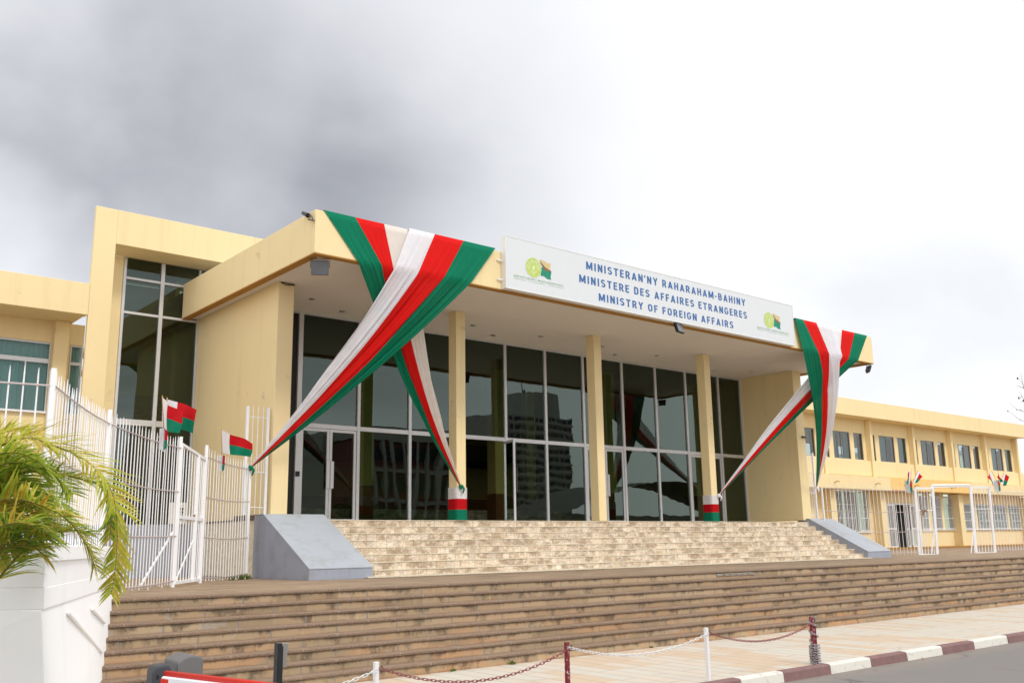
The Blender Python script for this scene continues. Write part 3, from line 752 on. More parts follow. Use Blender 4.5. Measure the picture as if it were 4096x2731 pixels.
# first floor slab band
box('slab_band', 'yellow_plaster', rw, 40, 50.70, RF, RY - 0.002, 4.33, 5.04, bevel=0.01)
box('slab_band', 'orange_paint', rw, 50.704, 60.25, RF, RY - 0.002, 4.36, 5.05, bevel=0.01)
box('slab_band', 'yellow_plaster', rw, 60.254, XE, RF, RY - 0.002, 4.38, 5.05, bevel=0.01)
for x0, x1 in ((45.3, 45.85), (50.25, 50.82), (59.4, 59.97), (69.0, 69.6)):
    box('column', 'yellow_plaster', rw, x0, x1, RY - 0.5, RY - 0.003, ZL, 4.328, bevel=0.01)
box('step', 'ochre_paint', rw, 40, XW, RY - 0.75, RY - 0.01, ZL + 0.004, ZL + 0.10)
def grille(par, x0, x1, z0, z1, y, n):
    g = MB()
    for i in range(n + 1):
        x = x0 + (x1 - x0) * i / n; g.box(x - 0.011, x + 0.011, y - 0.01, y + 0.01, z0, z1)
    for z in (z0 + 0.05, (z0 * 2 + z1) / 3, (z0 + 2 * z1) / 3, z1 - 0.05): g.box(x0, x1, y - 0.022, y - 0.011, z - 0.012, z + 0.012)
    g.build('window_grille', 'white_metal', par)
for x0, x1, z0, z1 in ((46.5, 48.35, 2.1, 4.3), (48.65, 49.75, 2.1, 4.3), (55.5, 56.43, 2.2, 4.2), (56.75, 58.05, 2.2, 4.2), (58.38, 59.6, 2.2, 4.2), (60.5, 62.35, 2.2, 3.8), (62.75, 64.45, 2.2, 3.8), (64.9, 67.0, 2.2, 3.8), (67.35, 68.95, 2.2, 3.8)):
    w = wing_window(rw, x0, x1, z0, z1, RY + 0.06, cur=x0 > 60)
    grille(w, x0 + 0.05, x1 - 0.05, z0 + 0.02, z1 - 0.02, RY - 0.04, int((x1 - x0) / 0.14))
for x0, x1 in ((46.4, 49.8), (55.45, 59.65), (60.4, 69.0)):
    box('window_sill', 'white_metal', rw, x0, x1, RY - 0.12, RY - 0.004, 2.06 if x0 < 50 else 2.16, 2.10 if x0 < 50 else 2.20)
# doors of the wing: folded white grilles round a dark opening
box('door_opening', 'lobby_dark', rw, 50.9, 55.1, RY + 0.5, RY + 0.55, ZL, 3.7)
box('door_head', 'white_metal', rw, 50.84, 55.12, RY - 0.06, RY - 0.004, 3.62, 3.70)
for x0, x1, sw in ((50.9, 51.35, 0), (51.35, 52.2, 0.6), (53.68, 54.0, 0.0), (54.05, 55.1, 0.35)):
    d = MB()
    for x in (x0, x1): d.box(x - 0.03, x + 0.03, RY - 0.05 - sw * 0.3, RY + 0.0 - sw * 0.3, ZL + 0.12, 3.6)
    for z in (ZL + 0.14, 2.25, 3.57): d.box(x0 + 0.03, x1 - 0.03, RY - 0.045 - sw * 0.3, RY - 0.005 - sw * 0.3, z - 0.03, z + 0.03)
    n = int((x1 - x0) / 0.11)
    for i in range(1, n): d.box(x0 + (x1 - x0) * i / n - 0.012, x0 + (x1 - x0) * i / n + 0.012, RY - 0.04 - sw * 0.3, RY - 0.015 - sw * 0.3, ZL + 0.17, 3.54)
    d.build('grille_door', 'white_metal', rw)
# spot brackets on the band
for x in (45.0, 49.0, 53.2, 57.6):
    MB().tube([(x, RF, 4.62), (x, RF - 0.16, 4.68), (x + 0.1, RF - 0.24, 4.64)], 0.025, 6).build('wall_bracket', 'bare_wood', rw)
# pale building beyond
fb_ = thing('pale_building', 'pale green building glimpsed beyond the end of the long wing', 'building', (90, 44, ZL))
box('wall', 'pale_green_wall', fb_, 82, 100, 42, 52, 0, 9.3)
box('roof', 'metal_roof', fb_, 81.8, 100.2, 41.8, 52.2, 9.3, 9.6)
for k in range(5): box('window', 'far_glass', fb_, 83 + 3.2 * k, 84.6 + 3.2 * k, 41.95, 41.99, 5.2, 7.0)

# ------------------------------------------------------------------ sign board
sg = thing('sign_board', 'long white sign board with blue ministry lettering on the canopy edge', 'sign', (18.7, 16.0, 7.35))
SX0, SX1, SY = 13.145, 24.209, 15.988
sb_ = MB().box(SX0, SX1, SY, YC - 0.002, 7.352, 8.556)
sb_.build('board', 'sign_white', sg, bevel=0.004)
ed = MB()
ed.box(SX0 - 0.012, SX1 + 0.012, SY - 0.006, YC - 0.004, 8.556, 8.572); ed.box(SX0 - 0.012, SX1 + 0.012, SY - 0.006, YC - 0.004, 7.336, 7.352)
ed.box(SX0 - 0.012, SX0 - 0.001, SY - 0.006, YC - 0.004, 7.352, 8.556); ed.box(SX1 + 0.001, SX1 + 0.012, SY - 0.006, YC - 0.004, 7.352, 8.556)
ed.build('edge_frame', 'sign_edge', sg)
for z in (7.55, 8.0):
    MB().beam((SX0 - 0.14, YC - 0.02, z), (SX0 - 0.012, YC - 0.06, z), 0.025, 0.03).build('bracket', 'white_metal', sg)
def text(body, x0, x1, base, cap, mat, par, name, y=SY - 0.005, bold=0.0, sp=1.0, depth=0.003):
    cu = bpy.data.curves.new(name, 'FONT'); cu.body = body; cu.size = 1.0; cu.extrude = 0.0; cu.offset = bold; cu.space_character = sp
    to = bpy.data.objects.new(name, cu); COL.objects.link(to)
    dg = bpy.context.evaluated_depsgraph_get(); dg.update()
    me = bpy.data.meshes.new_from_object(to.evaluated_get(dg))
    bpy.data.objects.remove(to)
    xs = [v.co.x for v in me.vertices]; ys = [v.co.y for v in me.vertices]
    mx0, mx1 = min(xs), max(xs)
    caph = 0.729 + 2 * bold
    for v in me.vertices:
        X = x0 + (v.co.x - mx0) / (mx1 - mx0) * (x1 - x0); Z = base + (v.co.y + bold) / caph * cap
        v.co = (X, y, Z)
    me.materials.clear(); me.materials.append(MATS[mat])
    o = bpy.data.objects.new(name, me); COL.objects.link(o); attach(o, par)
    return o
# the three lines of the sign in a narrow upright grotesque built from strokes
def arc(cx, cy, rx, ry, a0, a1, n=12): return [(cx + rx * math.cos(rad(a0 + (a1 - a0) * i / n)), cy + ry * math.sin(rad(a0 + (a1 - a0) * i / n))) for i in range(n + 1)]
ST = 0.17                         # stroke width for cap height 1
h_ = ST / 2; LW = 0.56
def bowl(x0, x1, y0, y1): r = (y1 - y0) / 2; return [(x0, y1)] + [(x1 - 0.2, y1)] + arc(x1 - 0.2, (y0 + y1) / 2, 0.2, r, 90, -90) + [(x0, y0)]
GL = {
 'M': (0.74, [[(h_, 0), (h_, 1)], [(h_ * 1.2, 0.97), (0.37, 0.12)], [(0.74 - h_ * 1.2, 0.97), (0.37, 0.12)], [(0.74 - h_, 0), (0.74 - h_, 1)]]),
 'I': (ST, [[(h_, 0), (h_, 1)]]),
 'N': (LW, [[(h_, 0), (h_, 1)], [(h_ * 1.1, 0.96), (LW - h_ * 1.1, 0.04)], [(LW - h_, 0), (LW - h_, 1)]]),
 'S': (0.53, [arc(0.265, 0.735, 0.18, 0.18, 20, 180, 10) + [(0.085, 0.70)] + arc(0.265, 0.68, 0.18, 0.16, 190, 250, 4) + [(0.30, 0.49)] + arc(0.265, 0.30, 0.18, 0.19, 60, 0, 5) + arc(0.265, 0.265, 0.18, 0.18, 0, -160, 12)]),
 'T': (0.54, [[(0, 1 - h_), (0.54, 1 - h_)], [(0.27, 0), (0.27, 1 - ST)]]),
 'E': (0.46, [[(h_, 0), (h_, 1)], [(ST, 1 - h_), (0.46, 1 - h_)], [(ST, 0.52), (0.42, 0.52)], [(ST, h_), (0.46, h_)]]),
 'F': (0.45, [[(h_, 0), (h_, 1)], [(ST, 1 - h_), (0.45, 1 - h_)], [(ST, 0.50), (0.41, 0.50)]]),
 'R': (0.55, [[(h_, 0), (h_, 1)], bowl(ST, 0.53 - h_, 0.45, 1 - h_), [(0.30, 0.45), (0.49, 0)]]),
 'A': (0.62, [[(h_ * 0.9, 0), (0.31, 0.97)], [(0.62 - h_ * 0.9, 0), (0.31, 0.97)], [(0.15, 0.27), (0.47, 0.27)]]),
 'H': (LW, [[(h_, 0), (h_, 1)], [(LW - h_, 0), (LW - h_, 1)], [(ST, 0.52), (LW - ST, 0.52)]]),
 'B': (0.55, [[(h_, 0), (h_, 1)], bowl(ST, 0.52 - h_, 0.53, 1 - h_), bowl(ST, 0.55 - h_, h_, 0.53)]),
 'D': (0.55, [[(h_, 0), (h_, 1)], [(ST, 1 - h_), (0.26, 1 - h_)] + arc(0.26, 0.70, 0.205, 0.215, 90, 0, 6) + arc(0.26, 0.30, 0.205, 0.215, 0, -90, 6) + [(ST, h_)]]),
 'O': (0.57, [arc(0.285, 0.70, 0.20, 0.215, 0, 180) + arc(0.285, 0.30, 0.20, 0.215, 180, 360) + [(0.485, 0.70)]]),
 'G': (0.57, [arc(0.285, 0.70, 0.20, 0.215, 15, 180) + arc(0.285, 0.30, 0.20, 0.215, 180, 350) + [(0.485, 0.47)], [(0.32, 0.47), (0.57, 0.47)]]),
 'Y': (0.58, [[(0.07, 1), (0.29, 0.42)], [(0.51, 1), (0.29, 0.42)], [(0.29, 0), (0.29, 0.45)]]),
 "'": (0.12, [[(0.06, 0.70), (0.06, 1)]]), '-': (0.26, [[(0, 0.42), (0.26, 0.42)]])}
def stroke(mb, pts, tr, w):
    n = len(pts); L = []; Rr_ = []
    for i, p in enumerate(pts):
        a = pts[max(i - 1, 0)]; b = pts[min(i + 1, n - 1)]
        d = V((b[0] - a[0], b[1] - a[1])); d.normalize(); q = V((-d.y, d.x)) * w / 2
        L.append(tr(p[0] + q.x, p[1] + q.y)); Rr_.append(tr(p[0] - q.x, p[1] - q.y))
    mb.grid([L, Rr_])
def sign_line(body, x0, x1, base, cap):
    gap, space = 0.235, 0.42
    tot = sum((GL[c][0] + gap) if c != ' ' else space for c in body) - gap
    kx = (x1 - x0) / tot; x = 0.0; mb = MB(); lay = 0
    for c in body + ' ':
        if c == ' ':
            if mb.v: mb.build('word', 'sign_blue', sg, recalc=False)
            mb = MB(); x += space; continue
        w, sts = GL[c]
        for k, st in enumerate(sts):
            y = SY - 0.004 - 0.0006 * (k + 1)
            stroke(mb, st, lambda a, b: (x0 + (x + a) * kx, y, base + b * cap), ST * (0.9 if c in "'-" else 1))
        x += w + gap
sign_line("MINISTERAN'NY RAHARAHAM-BAHINY", 15.665, 21.915, 8.213, 0.196)
sign_line("MINISTERE DES AFFAIRES ETRANGERES", 15.418, 21.95, 7.848, 0.194)
sign_line("MINISTRY OF FOREIGN AFFAIRS", 16.06, 21.30, 7.482, 0.190)
def spx(x, y, dy=0.0): return at(2020 + x * .12755, 1000 + y * .12755, 1, SY - dy)
def emblem(dx):
    def P(x, y, dy): p = spx(x, y, dy); return (p.x + dx, p.y, p.z)
    cx, cz = 13.965, 7.952
    def disc(r, dy, a0=0, a1=2 * math.pi, n=40): return [(cx + dx + r * math.cos(a0 + (a1 - a0) * i / n), SY - dy, cz + r * math.sin(a0 + (a1 - a0) * i / n)) for i in range(n)]
    MB().add(disc(0.238, 0.004), [tuple(range(40))]).build('emblem_disc', 'lime_green', sg)
    r = MB()
    for k in range(11):
        a = rad(-12 + 20.5 * k)
        c, s = math.cos(a), math.sin(a); w = 0.007
        r.add([(cx + dx + 0.10 * c - w * s * .6, SY - 0.006, cz + 0.10 * s + w * c * .6), (cx + dx + 0.10 * c + w * s * .6, SY - 0.006, cz + 0.10 * s - w * c * .6),
               (cx + dx + 0.185 * c + w * 1.6 * s, SY - 0.006, cz + 0.185 * s - w * 1.6 * c), (cx + dx + 0.185 * c - w * 1.6 * s, SY - 0.006, cz + 0.185 * s + w * 1.6 * c)], [(0, 1, 2, 3)])
    r.add([P(*q, 0.006) for q in ((870, 560), (885, 520), (915, 490), (935, 485), (930, 540), (920, 600), (900, 640), (875, 635))], [tuple(range(8))])
    lf = [(805, 600), (830, 655), (870, 690), (905, 705), (950, 695), (985, 665), (1000, 630), (990, 680), (955, 712), (915, 722), (918, 760), (900, 760), (898, 722), (860, 706), (820, 668)]
    r.add([P(*q, 0.006) for q in lf], [tuple(range(len(lf)))])
    ring = disc(0.238, 0.0055) + disc(0.230, 0.0055)
    r.add(ring, [(i, (i + 1) % 40, 40 + (i + 1) % 40, 40 + i) for i in range(40)])
    r.build('emblem_design', 'emblem_white', sg)
    def poly(pts, mat, dy): MB().add([P(*q, dy) for q in pts], [tuple(range(len(pts)))]).build('emblem_flag', mat, sg)
    poly([(1090, 290), (1230, 345), (1320, 400), (1370, 425), (1425, 420), (1430, 480), (1420, 560), (1425, 640), (1330, 590), (1240, 520), (1160, 420), (1100, 350)], 'emblem_sand', 0.004)
    poly([(1088, 340), (1160, 420), (1240, 520), (1330, 590), (1425, 640), (1460, 680), (1320, 665), (1255, 645), (1190, 540), (1130, 450)], 'emblem_brown', 0.0045)
    poly([(1130, 540), (1190, 540), (1255, 645), (1320, 665), (1460, 680), (1440, 800), (1430, 840), (1450, 935), (1320, 905), (1240, 835), (1200, 815), (1150, 825), (1115, 775), (1130, 690)], 'emblem_green', 0.004)
    b1 = spx(290, 822).z; b2 = spx(290, 893).z
    text("REPOBLIKAN'I MADAGASIKARA", 13.372 + dx, 14.89 + dx, b1, 0.043, 'pale_green_print', sg, 'emblem_caption', bold=0.035, sp=1.25)
    text("Fitiavana - Tanindrazana - Fandrosoana", 13.378 + dx, 14.895 + dx, b2, 0.042, 'paler_green_print', sg, 'emblem_caption', sp=1.1)
emblem(0.0); emblem(9.03)

# ------------------------------------------------------------------ floodlights
def flood(c, label, size=0.26, mat='dark_grey_plastic', tilt=50, face=(0, -1), post=None):
    f = thing('floodlight', label, 'lamp', c, 'floodlights on the canopy')
    c = V(c); d = V((face[0], face[1], 0)).normalized(); s = V((-d.y, d.x, 0))
    n = (d * math.cos(rad(tilt)) + V((0, 0, -1)) * math.sin(rad(tilt))).normalized(); u = n.cross(s).normalized()
    def slab(a, b, w, h):
        vs = []
        for k, q in ((0, a), (1, b)):
            for sx, sz in ((-1, -1), (1, -1), (1, 1), (-1, 1)):
                vs.append(c + n * q + s * (sx * w / 2) + u * (sz * h / 2))
        return MB().add(vs, [(0, 1, 2, 3), (7, 6, 5, 4), (0, 4, 5, 1), (1, 5, 6, 2), (2, 6, 7, 3), (3, 7, 4, 0)])
    slab(-0.03, 0.03, size * 1.15, size).build('housing', mat, f, bevel=0.01)
    slab(-0.07, -0.03, size * 0.8, size * 0.7).build('rear_fins', mat, f)
    slab(0.031, 0.036, size, size * 0.82).build('lens', 'lamp_glass', f)
    top = V(post) if post else V((c.x, c.y + 0.02, ZCB - 0.02))
    w = size * 0.62
    MB().tube([c + s * w, V((c.x, c.y, top.z)) + s * w, V((c.x, c.y, top.z)) - s * w, c - s * w], 0.009, 6).build('bracket', mat, f)
    return f
flood((8.72, 16.42, 7.13), 'grey floodlight under the near corner of the canopy', 0.30, 'grey_housing', 25, (-0.5, -0.8))
flood((19.07, 16.05, 7.22), 'black floodlight hanging below the middle of the sign', 0.30, 'black_plastic', -15, (0.2, -0.9))
flood((28.78, 16.3, 7.16), 'small floodlight under the far right canopy corner', 0.24, 'dark_grey_plastic', 20, (0.7, -0.6))
fl = thing('floodlight', 'small dark lamp on a bent arm on the left side of the canopy', 'lamp', (8.45, 16.4, 8.0), 'floodlights on the canopy')
pa = [at(1000 + .5102 * a, 800 + .5102 * b, 0, 8.38) for a, b in ((493, 160), (485, 128), (455, 122), (415, 102))]
MB().tube([at(1000 + .5102 * 493, 800 + .5102 * 160, 0, 8.44), pa[0], at(1000 + .5102 * 460, 800 + .5102 * 153, 0, 8.38)], 0.016, 6).build('mount', 'dark_grey_plastic', fl)
MB().tube([pa[0], pa[1], pa[2]], 0.012, 6).build('arm', 'dark_grey_plastic', fl)
MB().tube([pa[2], pa[3]], [0.05, 0.035], 8).build('housing', 'black_plastic', fl)

# ------------------------------------------------------------------ draperies
def lerp(a, b, t): return a + (b - a) * t
def drape(name, label, strips, tops, lips, tie, yoff, bow, seed, knot):
    """tops / lips: x at canopy top and lip for the strip boundaries; all hang to one tie point"""
    rnd = random.Random(seed)
    root = thing('drapery', label, 'drapery', (lips[1], YC, ZCB), 'green, red and white cloth on the canopy')
    tie = V(tie); n = len(strips)
    ph = [rnd.uniform(0, 6.28) for _ in range(8)]
    fq = [rnd.uniform(5, 9), rnd.uniform(12, 18), rnd.uniform(24, 32), rnd.uniform(44, 60)]
    def pleat(s):
        return 0.55 * math.sin(fq[0] * s + ph[0]) + 0.35 * math.sin(fq[1] * s + ph[1]) + 0.38 * math.sin(fq[2] * s + ph[2]) + 0.28 * math.sin(fq[3] * s + ph[3])
    a0, a1 = V((lips[0], 0, 0)), V((lips[-1], 0, 0))
    def pt(s, t):        # s 0..n across strips, t -0.3..0 over top, 0..1 fascia, 1..2 hanging
        i = min(int(s), n - 1); f = s - i
        xt = lerp(tops[i], tops[i + 1], f); xl = lerp(lips[i], lips[i + 1], f)
        y0 = YC - yoff; g = s / n
        if t <= 0:
            return V((xt, y0 + 0.25 * (-t / 0.3), ZCT + 0.016 - 0.10 * max(0, -t - 0.1)))
        if t <= 1:
            x = lerp(xt, xl, t)
            return V((x, y0 - 0.012 * max(0.0, 1.2 + pleat(g * 2.2 + 0.1 * t)) * (0.15 + 0.85 * t) * min(1, t * 6), lerp(ZCT + 0.016, ZCB - 0.028, t)))
        q = t - 1
        p0 = V((xl, y0, ZCB - 0.025))
        # gather to the tie
        bundle = tie + (V((1, 0, 0)) * (g - 0.5) * 0.05)
        p = p0.lerp(bundle, q)
        edge = (g - 0.5)
        p.y += bow * math.sin(math.pi * q) + 0.10 * math.sin(math.pi * q)
        p.z -= 0.10 * math.sin(math.pi * q) + 0.10 * math.sin(math.pi * q ** 0.7) * (0.25 - edge * edge) * 2
        amp = 0.085 * (1 - q) ** 0.55 * min(1, 0.35 + q * 4)
        wv = pleat(g * 2.0 + 0.15 * math.sin(3 * q + ph[4]))
        p += V((0.25, -0.9, 0.25)) * amp * wv
        return p
    for i, (nm, mt) in enumerate(strips):
        P = []
        S = 34
        ts = [-0.3, -0.1, 0.0, 0.15, 0.3, 0.45, 0.6, 0.75, 0.9, 0.985] + [1 + q for q in (0.02, 0.05, 0.09, 0.14, 0.2, 0.27, 0.34, 0.41, 0.48, 0.55, 0.62, 0.69, 0.76, 0.83, 0.89, 0.94, 0.975, 1.0)]
        for t in ts:
            P.append([pt(i + k / S, t) for k in range(S + 1)])
        MB().grid(P).build(nm, mt, root, smooth=True, recalc=False)
    kb = MB(); kb.ball(tie, 0.05, 0.05, 0.06); kb.tube([tie + V((0.02, -0.02, 0.03)), tie + V((0.06, -0.05, -0.06)), tie + V((0.03, -0.04, -0.16))], [0.03, 0.03, 0.012], 6)
    kb.build('knot', knot, root, smooth=True)
    return root
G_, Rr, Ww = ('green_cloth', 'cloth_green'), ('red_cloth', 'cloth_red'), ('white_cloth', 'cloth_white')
Wc = ('white_cloth', 'cloth_cream')
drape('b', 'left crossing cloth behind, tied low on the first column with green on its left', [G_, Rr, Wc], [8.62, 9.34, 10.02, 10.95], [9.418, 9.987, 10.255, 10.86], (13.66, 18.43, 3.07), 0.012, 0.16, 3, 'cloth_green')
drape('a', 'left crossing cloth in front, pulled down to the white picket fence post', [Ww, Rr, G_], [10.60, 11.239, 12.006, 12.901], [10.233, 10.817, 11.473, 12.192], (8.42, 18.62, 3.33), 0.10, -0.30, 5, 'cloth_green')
tD = at(2875, 1981, 1, 18.43); tC = at(3266, 1950, 1, 18.42)
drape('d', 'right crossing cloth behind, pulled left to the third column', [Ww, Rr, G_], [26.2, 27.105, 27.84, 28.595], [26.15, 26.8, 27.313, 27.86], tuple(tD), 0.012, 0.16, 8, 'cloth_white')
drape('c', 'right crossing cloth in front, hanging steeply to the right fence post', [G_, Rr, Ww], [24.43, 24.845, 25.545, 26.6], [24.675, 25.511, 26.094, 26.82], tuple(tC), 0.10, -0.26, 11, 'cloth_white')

# column wraps
def wrap(x, z3, label):
    r = thing('column_wrap', label, 'cloth', (x + 0.14, 18.6, ZT), 'cloth wrapped round column feet')
    for (nm, mt), z0, z1 in (((Wc[0], 'flag_white'), z3[1], z3[0]), (('red_cloth', 'flag_red'), z3[2], z3[1]), (('green_cloth', 'flag_green'), ZT + 0.005, z3[2])):
        P = []
        o = 0.010
        ring = [(x - o, 18.80), (x - o, 18.70), (x - o, 18.58), (x - o, 18.476 - o), (x + .07, 18.476 - o), (x + 0.14, 18.476 - o), (x + .21, 18.476 - o), (x + 0.28 + o, 18.476 - o), (x + 0.28 + o, 18.58), (x + 0.28 + o, 18.70), (x + 0.28 + o, 18.80), (x + 0.14, 18.80), (x - o, 18.80)]
        N = 18
        for k in range(N + 1):
            z = lerp(z0, z1, k / N)
            row = []
            for q, (a, b) in enumerate(ring):
                w = 0.007 * math.sin(k * 2.2 + q * 1.3 + z0 * 9) + random.uniform(0, 0.004)
                dx, dy = a - (x + 0.14), b - 18.63
                l = math.hypot(dx, dy); row.append((a + dx / l * (w + .004), b + dy / l * (w + .004), z + 0.008 * math.sin(q * 2.1 + k) * (0 < k < N)))
            row[-1] = row[0]; P.append(row)
        MB().grid(P).build(nm, mt, r, smooth=True, recalc=False)
wrap(13.572, (3.058, 2.791, 2.538), 'white, red and green cloth wrapped round the foot of the first column')
wrap(23.026, (3.065, 2.796, 2.557), 'white, red and green cloth wrapped round the foot of the third column')

# ------------------------------------------------------------------ left fence
def fence_panel(root, a, b, zr0, zr1, zb=1.17, sp=0.13, lows=(2.65, 1.93, 1.22), top=0.16, pr=0.0088, skip_post=False):
    a, b = V((a[0], a[1], 0)), V((b[0], b[1], 0)); L = (b - a).length; n = max(2, int(L / sp)); d = (b - a) / L
    pk = MB()
    for i in range(1, n):
        f = i / n; p = a.lerp(b, f); zr = lerp(zr0, zr1, f) - 0.03 * math.sin(math.pi * f)
        zt = zr + top + random.uniform(-0.02, 0.03); jx = random.uniform(-0.003, 0.003)
        p = p + V((jx, 0, 0))
        pk.tube([p + V((0, 0, zb - random.uniform(0, .05))), p + V((jx, 0, zt - 0.09)), p + V((jx, 0, zt))], [pr, pr, 0.003], 5)
    pk.build('pickets', 'white_metal', root)
    nrm = V((-d.y, d.x, 0)) * 0.016
    for j, z in enumerate((None,) + tuple(lows)):
        pts = []
        for i in range(9):
            f = i / 8; zz = (lerp(zr0, zr1, f) if z is None else z) - 0.03 * math.sin(math.pi * f)
            pts.append(a.lerp(b, f) + V((0, 0, zz)) - nrm)
        MB().tube(pts, 0.010, 5).build('rail', 'rail_paint', root)
def fpost(root, p, zt, w=0.05, zb=ZL, name='post'):
    m = MB().box(p[0] - w / 2, p[0] + w / 2, p[1] - w / 2, p[1] + w / 2, zb, zt)
    m.v = [v if not (abs(v[2] - zt) < 1e-6 and v[1] > p[1]) else (v[0], v[1], v[2] - 0.02) for v in m.v]
    m.build(name, 'white_metal', root)
P0, P1, P2, P3, P4, P5 = (8.44, 18.66), (6.95, 17.30), (5.92, 15.86), (4.0, 13.38), (2.55, 10.50), (-2.5, 10.55)
lf = thing('picket_fence', 'white steel picket fence curving from the palm planter to the sloping wall', 'fence', (6, 16, ZL))
fence_panel(lf, P1, P0, 3.385, 3.30, sp=0.118)
fence_panel(lf, P3, P2, 3.385, 3.37, sp=0.13)
fence_panel(lf, P4, P3, 3.385, 3.385, sp=0.128)
fence_panel(lf, P5, P4, 3.38, 3.375, sp=0.135, top=0.17)
for p, z in ((P0, 3.36), (P1, 3.60), (P2, 3.56), (P3, 3.58), (P4, 3.56)): fpost(lf, p, z)
# brace of the fence by the gate
MB().beam((5.02, 14.72, 1.2), (5.86, 15.80, 2.0), 0.02, 0.036).build('brace', 'white_metal', lf)
gt = thing('fence_gate', 'narrow white double gate with chained latch in the picket fence', 'gate', (6.4, 16.6, ZL))
A_, B_ = V((*P2, 0)), V((*P1, 0)); gd = (B_ - A_)
def gp(f, z): p = A_ + gd * f; return V((p.x, p.y, z))
def gleaf(f0, f1, zt0, zt1, nb, brace):
    fr = MB()
    w = 0.042
    fr.beam(gp(f0, 1.16), gp(f0, zt0), w, w, (1, 0, 0)); fr.beam(gp(f1, 1.16), gp(f1, zt1), w, w, (1, 0, 0))
    fr.beam(gp(f0, zt0), gp(f1, zt1), 0.045, 0.05); fr.beam(gp(f0, 1.18), gp(f1, 1.18), 0.045, 0.05); fr.beam(gp(f0, 2.24), gp(f1, 2.24), 0.05, 0.06)
    if brace: fr.beam(gp(f0 + 0.04, 1.2), gp(f1 - 0.02, 1.85), 0.015, 0.035)
    fr.build('gate_frame', 'white_metal', gt)
    br = MB()
    for i in range(1, nb + 1):
        f = lerp(f0, f1, i / (nb + 1)); br.tube([gp(f, 1.17), gp(f, lerp(zt0, zt1, i / (nb + 1)))], 0.010, 5)
    br.build('bars', 'white_metal', gt)
gleaf(0.05, 0.66, 3.44, 3.37, 5, True); gleaf(0.70, 0.96, 3.36, 3.33, 3, False)
lk = MB()
for k in range(7):
    c = gp(0.66 + 0.012 * k, 2.29 + 0.012 * math.sin(k)); lk.ball(c - V((0.02, 0.03, 0)), 0.018, 0.018, 0.022, 6, 4)
lk.build('lock_chain', 'dark_wood', gt)
# tall side panel between wall and fence
def side_panel(x0, x1, y, label, grp):
    s = thing('side_grille', label, 'fence', (x0, y, 2.4), grp)
    for x in (x0, x1): fpost(s, (x, y), 4.62, 0.055, 2.385)
    pk = MB()
    for f in (0.27, 0.52, 0.77): pk.tube([(lerp(x0, x1, f), y, 2.40), (lerp(x0, x1, f), y, 4.55), (lerp(x0, x1, f), y, 4.66)], [0.008, 0.008, 0.002], 5)
    for f in (0.4, 0.64, 0.88): pk.tube([(lerp(x0, x1, f), y, 3.24), (lerp(x0, x1, f), y, 3.50), (lerp(x0, x1, f), y, 3.58)], [0.007, 0.007, 0.002], 5)
    pk.build('pickets', 'white_metal', s)
    for z in (4.40, 3.26, 2.54): MB().tube([(x0, y, z), (x1, y, z - 0.01)], 0.009, 5).build('rail', 'white_metal', s)
side_panel(8.36, 8.82, 18.72, 'tall narrow white grille against the near yellow wall', 'narrow grilles beside the hall')
side_panel(28.38, 28.86, 18.72, 'tall narrow white grille against the far yellow wall', 'narrow grilles beside the hall')

# ------------------------------------------------------------------ right fence
def rfy(x): return 18.4 - 0.08 * (x - 28.7)
def rat(u, v):       # point on the right fence's vertical plane
    q = ray(u, v); t = (18.4 + 0.08 * 28.7 - EYE.y) / (q.y + 0.08 * q.x); return EYE + q * t
def J(a, b): return rat(3050 + .4447 * a, 1750 + .4447 * b)
rf = thing('picket_fence', 'white steel picket fence on the far landing in front of the long wing', 'fence', (34, 17.8, ZL))
ga, gb, gc, gdv = J(1400, 700), J(1550, 700), J(1895, 700), J(2060, 700)
sa = (28.75, rfy(28.75))
fence_panel(rf, sa, (ga.x, ga.y), 3.41, 3.41, sp=0.215, lows=(2.65, 1.95, 1.22), top=0.17, pr=0.009)
ex = 52.0
fence_panel(rf, (gdv.x, gdv.y), (ex, rfy(ex)), 3.46, 3.5, sp=0.215, lows=(2.85, 2.0, 1.2), top=0.17, pr=0.009)
fpost(rf, sa, 3.43); fpost(rf, (ga.x, ga.y), 3.5); fpost(rf, (gdv.x, gdv.y), 3.62)
def leaf(cs, label):
    g = thing('fence_gate', label, 'gate', (*[J(*cs[3])[i] for i in (0, 1)], ZL), 'gate leaves in the far fence')
    p = [J(*c) for c in cs]
    # leaf swung towards the viewer: shift its free edge along the landing
    fr = MB()
    for a, b in ((0, 1), (1, 2), (2, 3), (3, 0)): fr.beam(p[a], p[b], 0.075, 0.075, (0.6, 0.75, 0.1))
    fr.build('gate_frame', 'white_metal', g)
    br = MB()
    for k in range(1, 6):
        f = k / 6; br.tube([p[0].lerp(p[1], f), p[3].lerp(p[2], f)], 0.011, 5)
    br.build('bars', 'white_metal', g)
    rl = MB()
    for f in (0.33, 0.64): rl.tube([p[0].lerp(p[3], f), p[1].lerp(p[2], f)], 0.013, 5)
    rl.build('rails', 'white_metal', g)
leaf([(1370, 455), (1530, 455), (1575, 1057), (1413, 1055)], 'nearer open white gate leaf standing beside the fence flags')
leaf([(1872, 447), (2037, 447), (2092, 1038), (1925, 1040)], 'farther open white gate leaf near the right edge of the landing')
ar = thing('gate_arch', 'white pipe lintel bar spanning the open gateway in the far fence', 'gate', (35, 17.8, ZL))
pl = [J(1520, 428), J(1865, 424)]
MB().tube(pl, 0.04, 8).build('lintel', 'white_metal', ar)
pl2 = [J(1526, 446), J(1865, 440)]
MB().tube(pl2, 0.022, 8).build('lower_bar', 'white_metal', ar)
for (a, b) in (((1520, 418), (1570, 1050)), ((1862, 414), (1915, 1045))):
    MB().tube([J(*a), J(*b)], 0.035, 8).build('post', 'white_metal', ar)
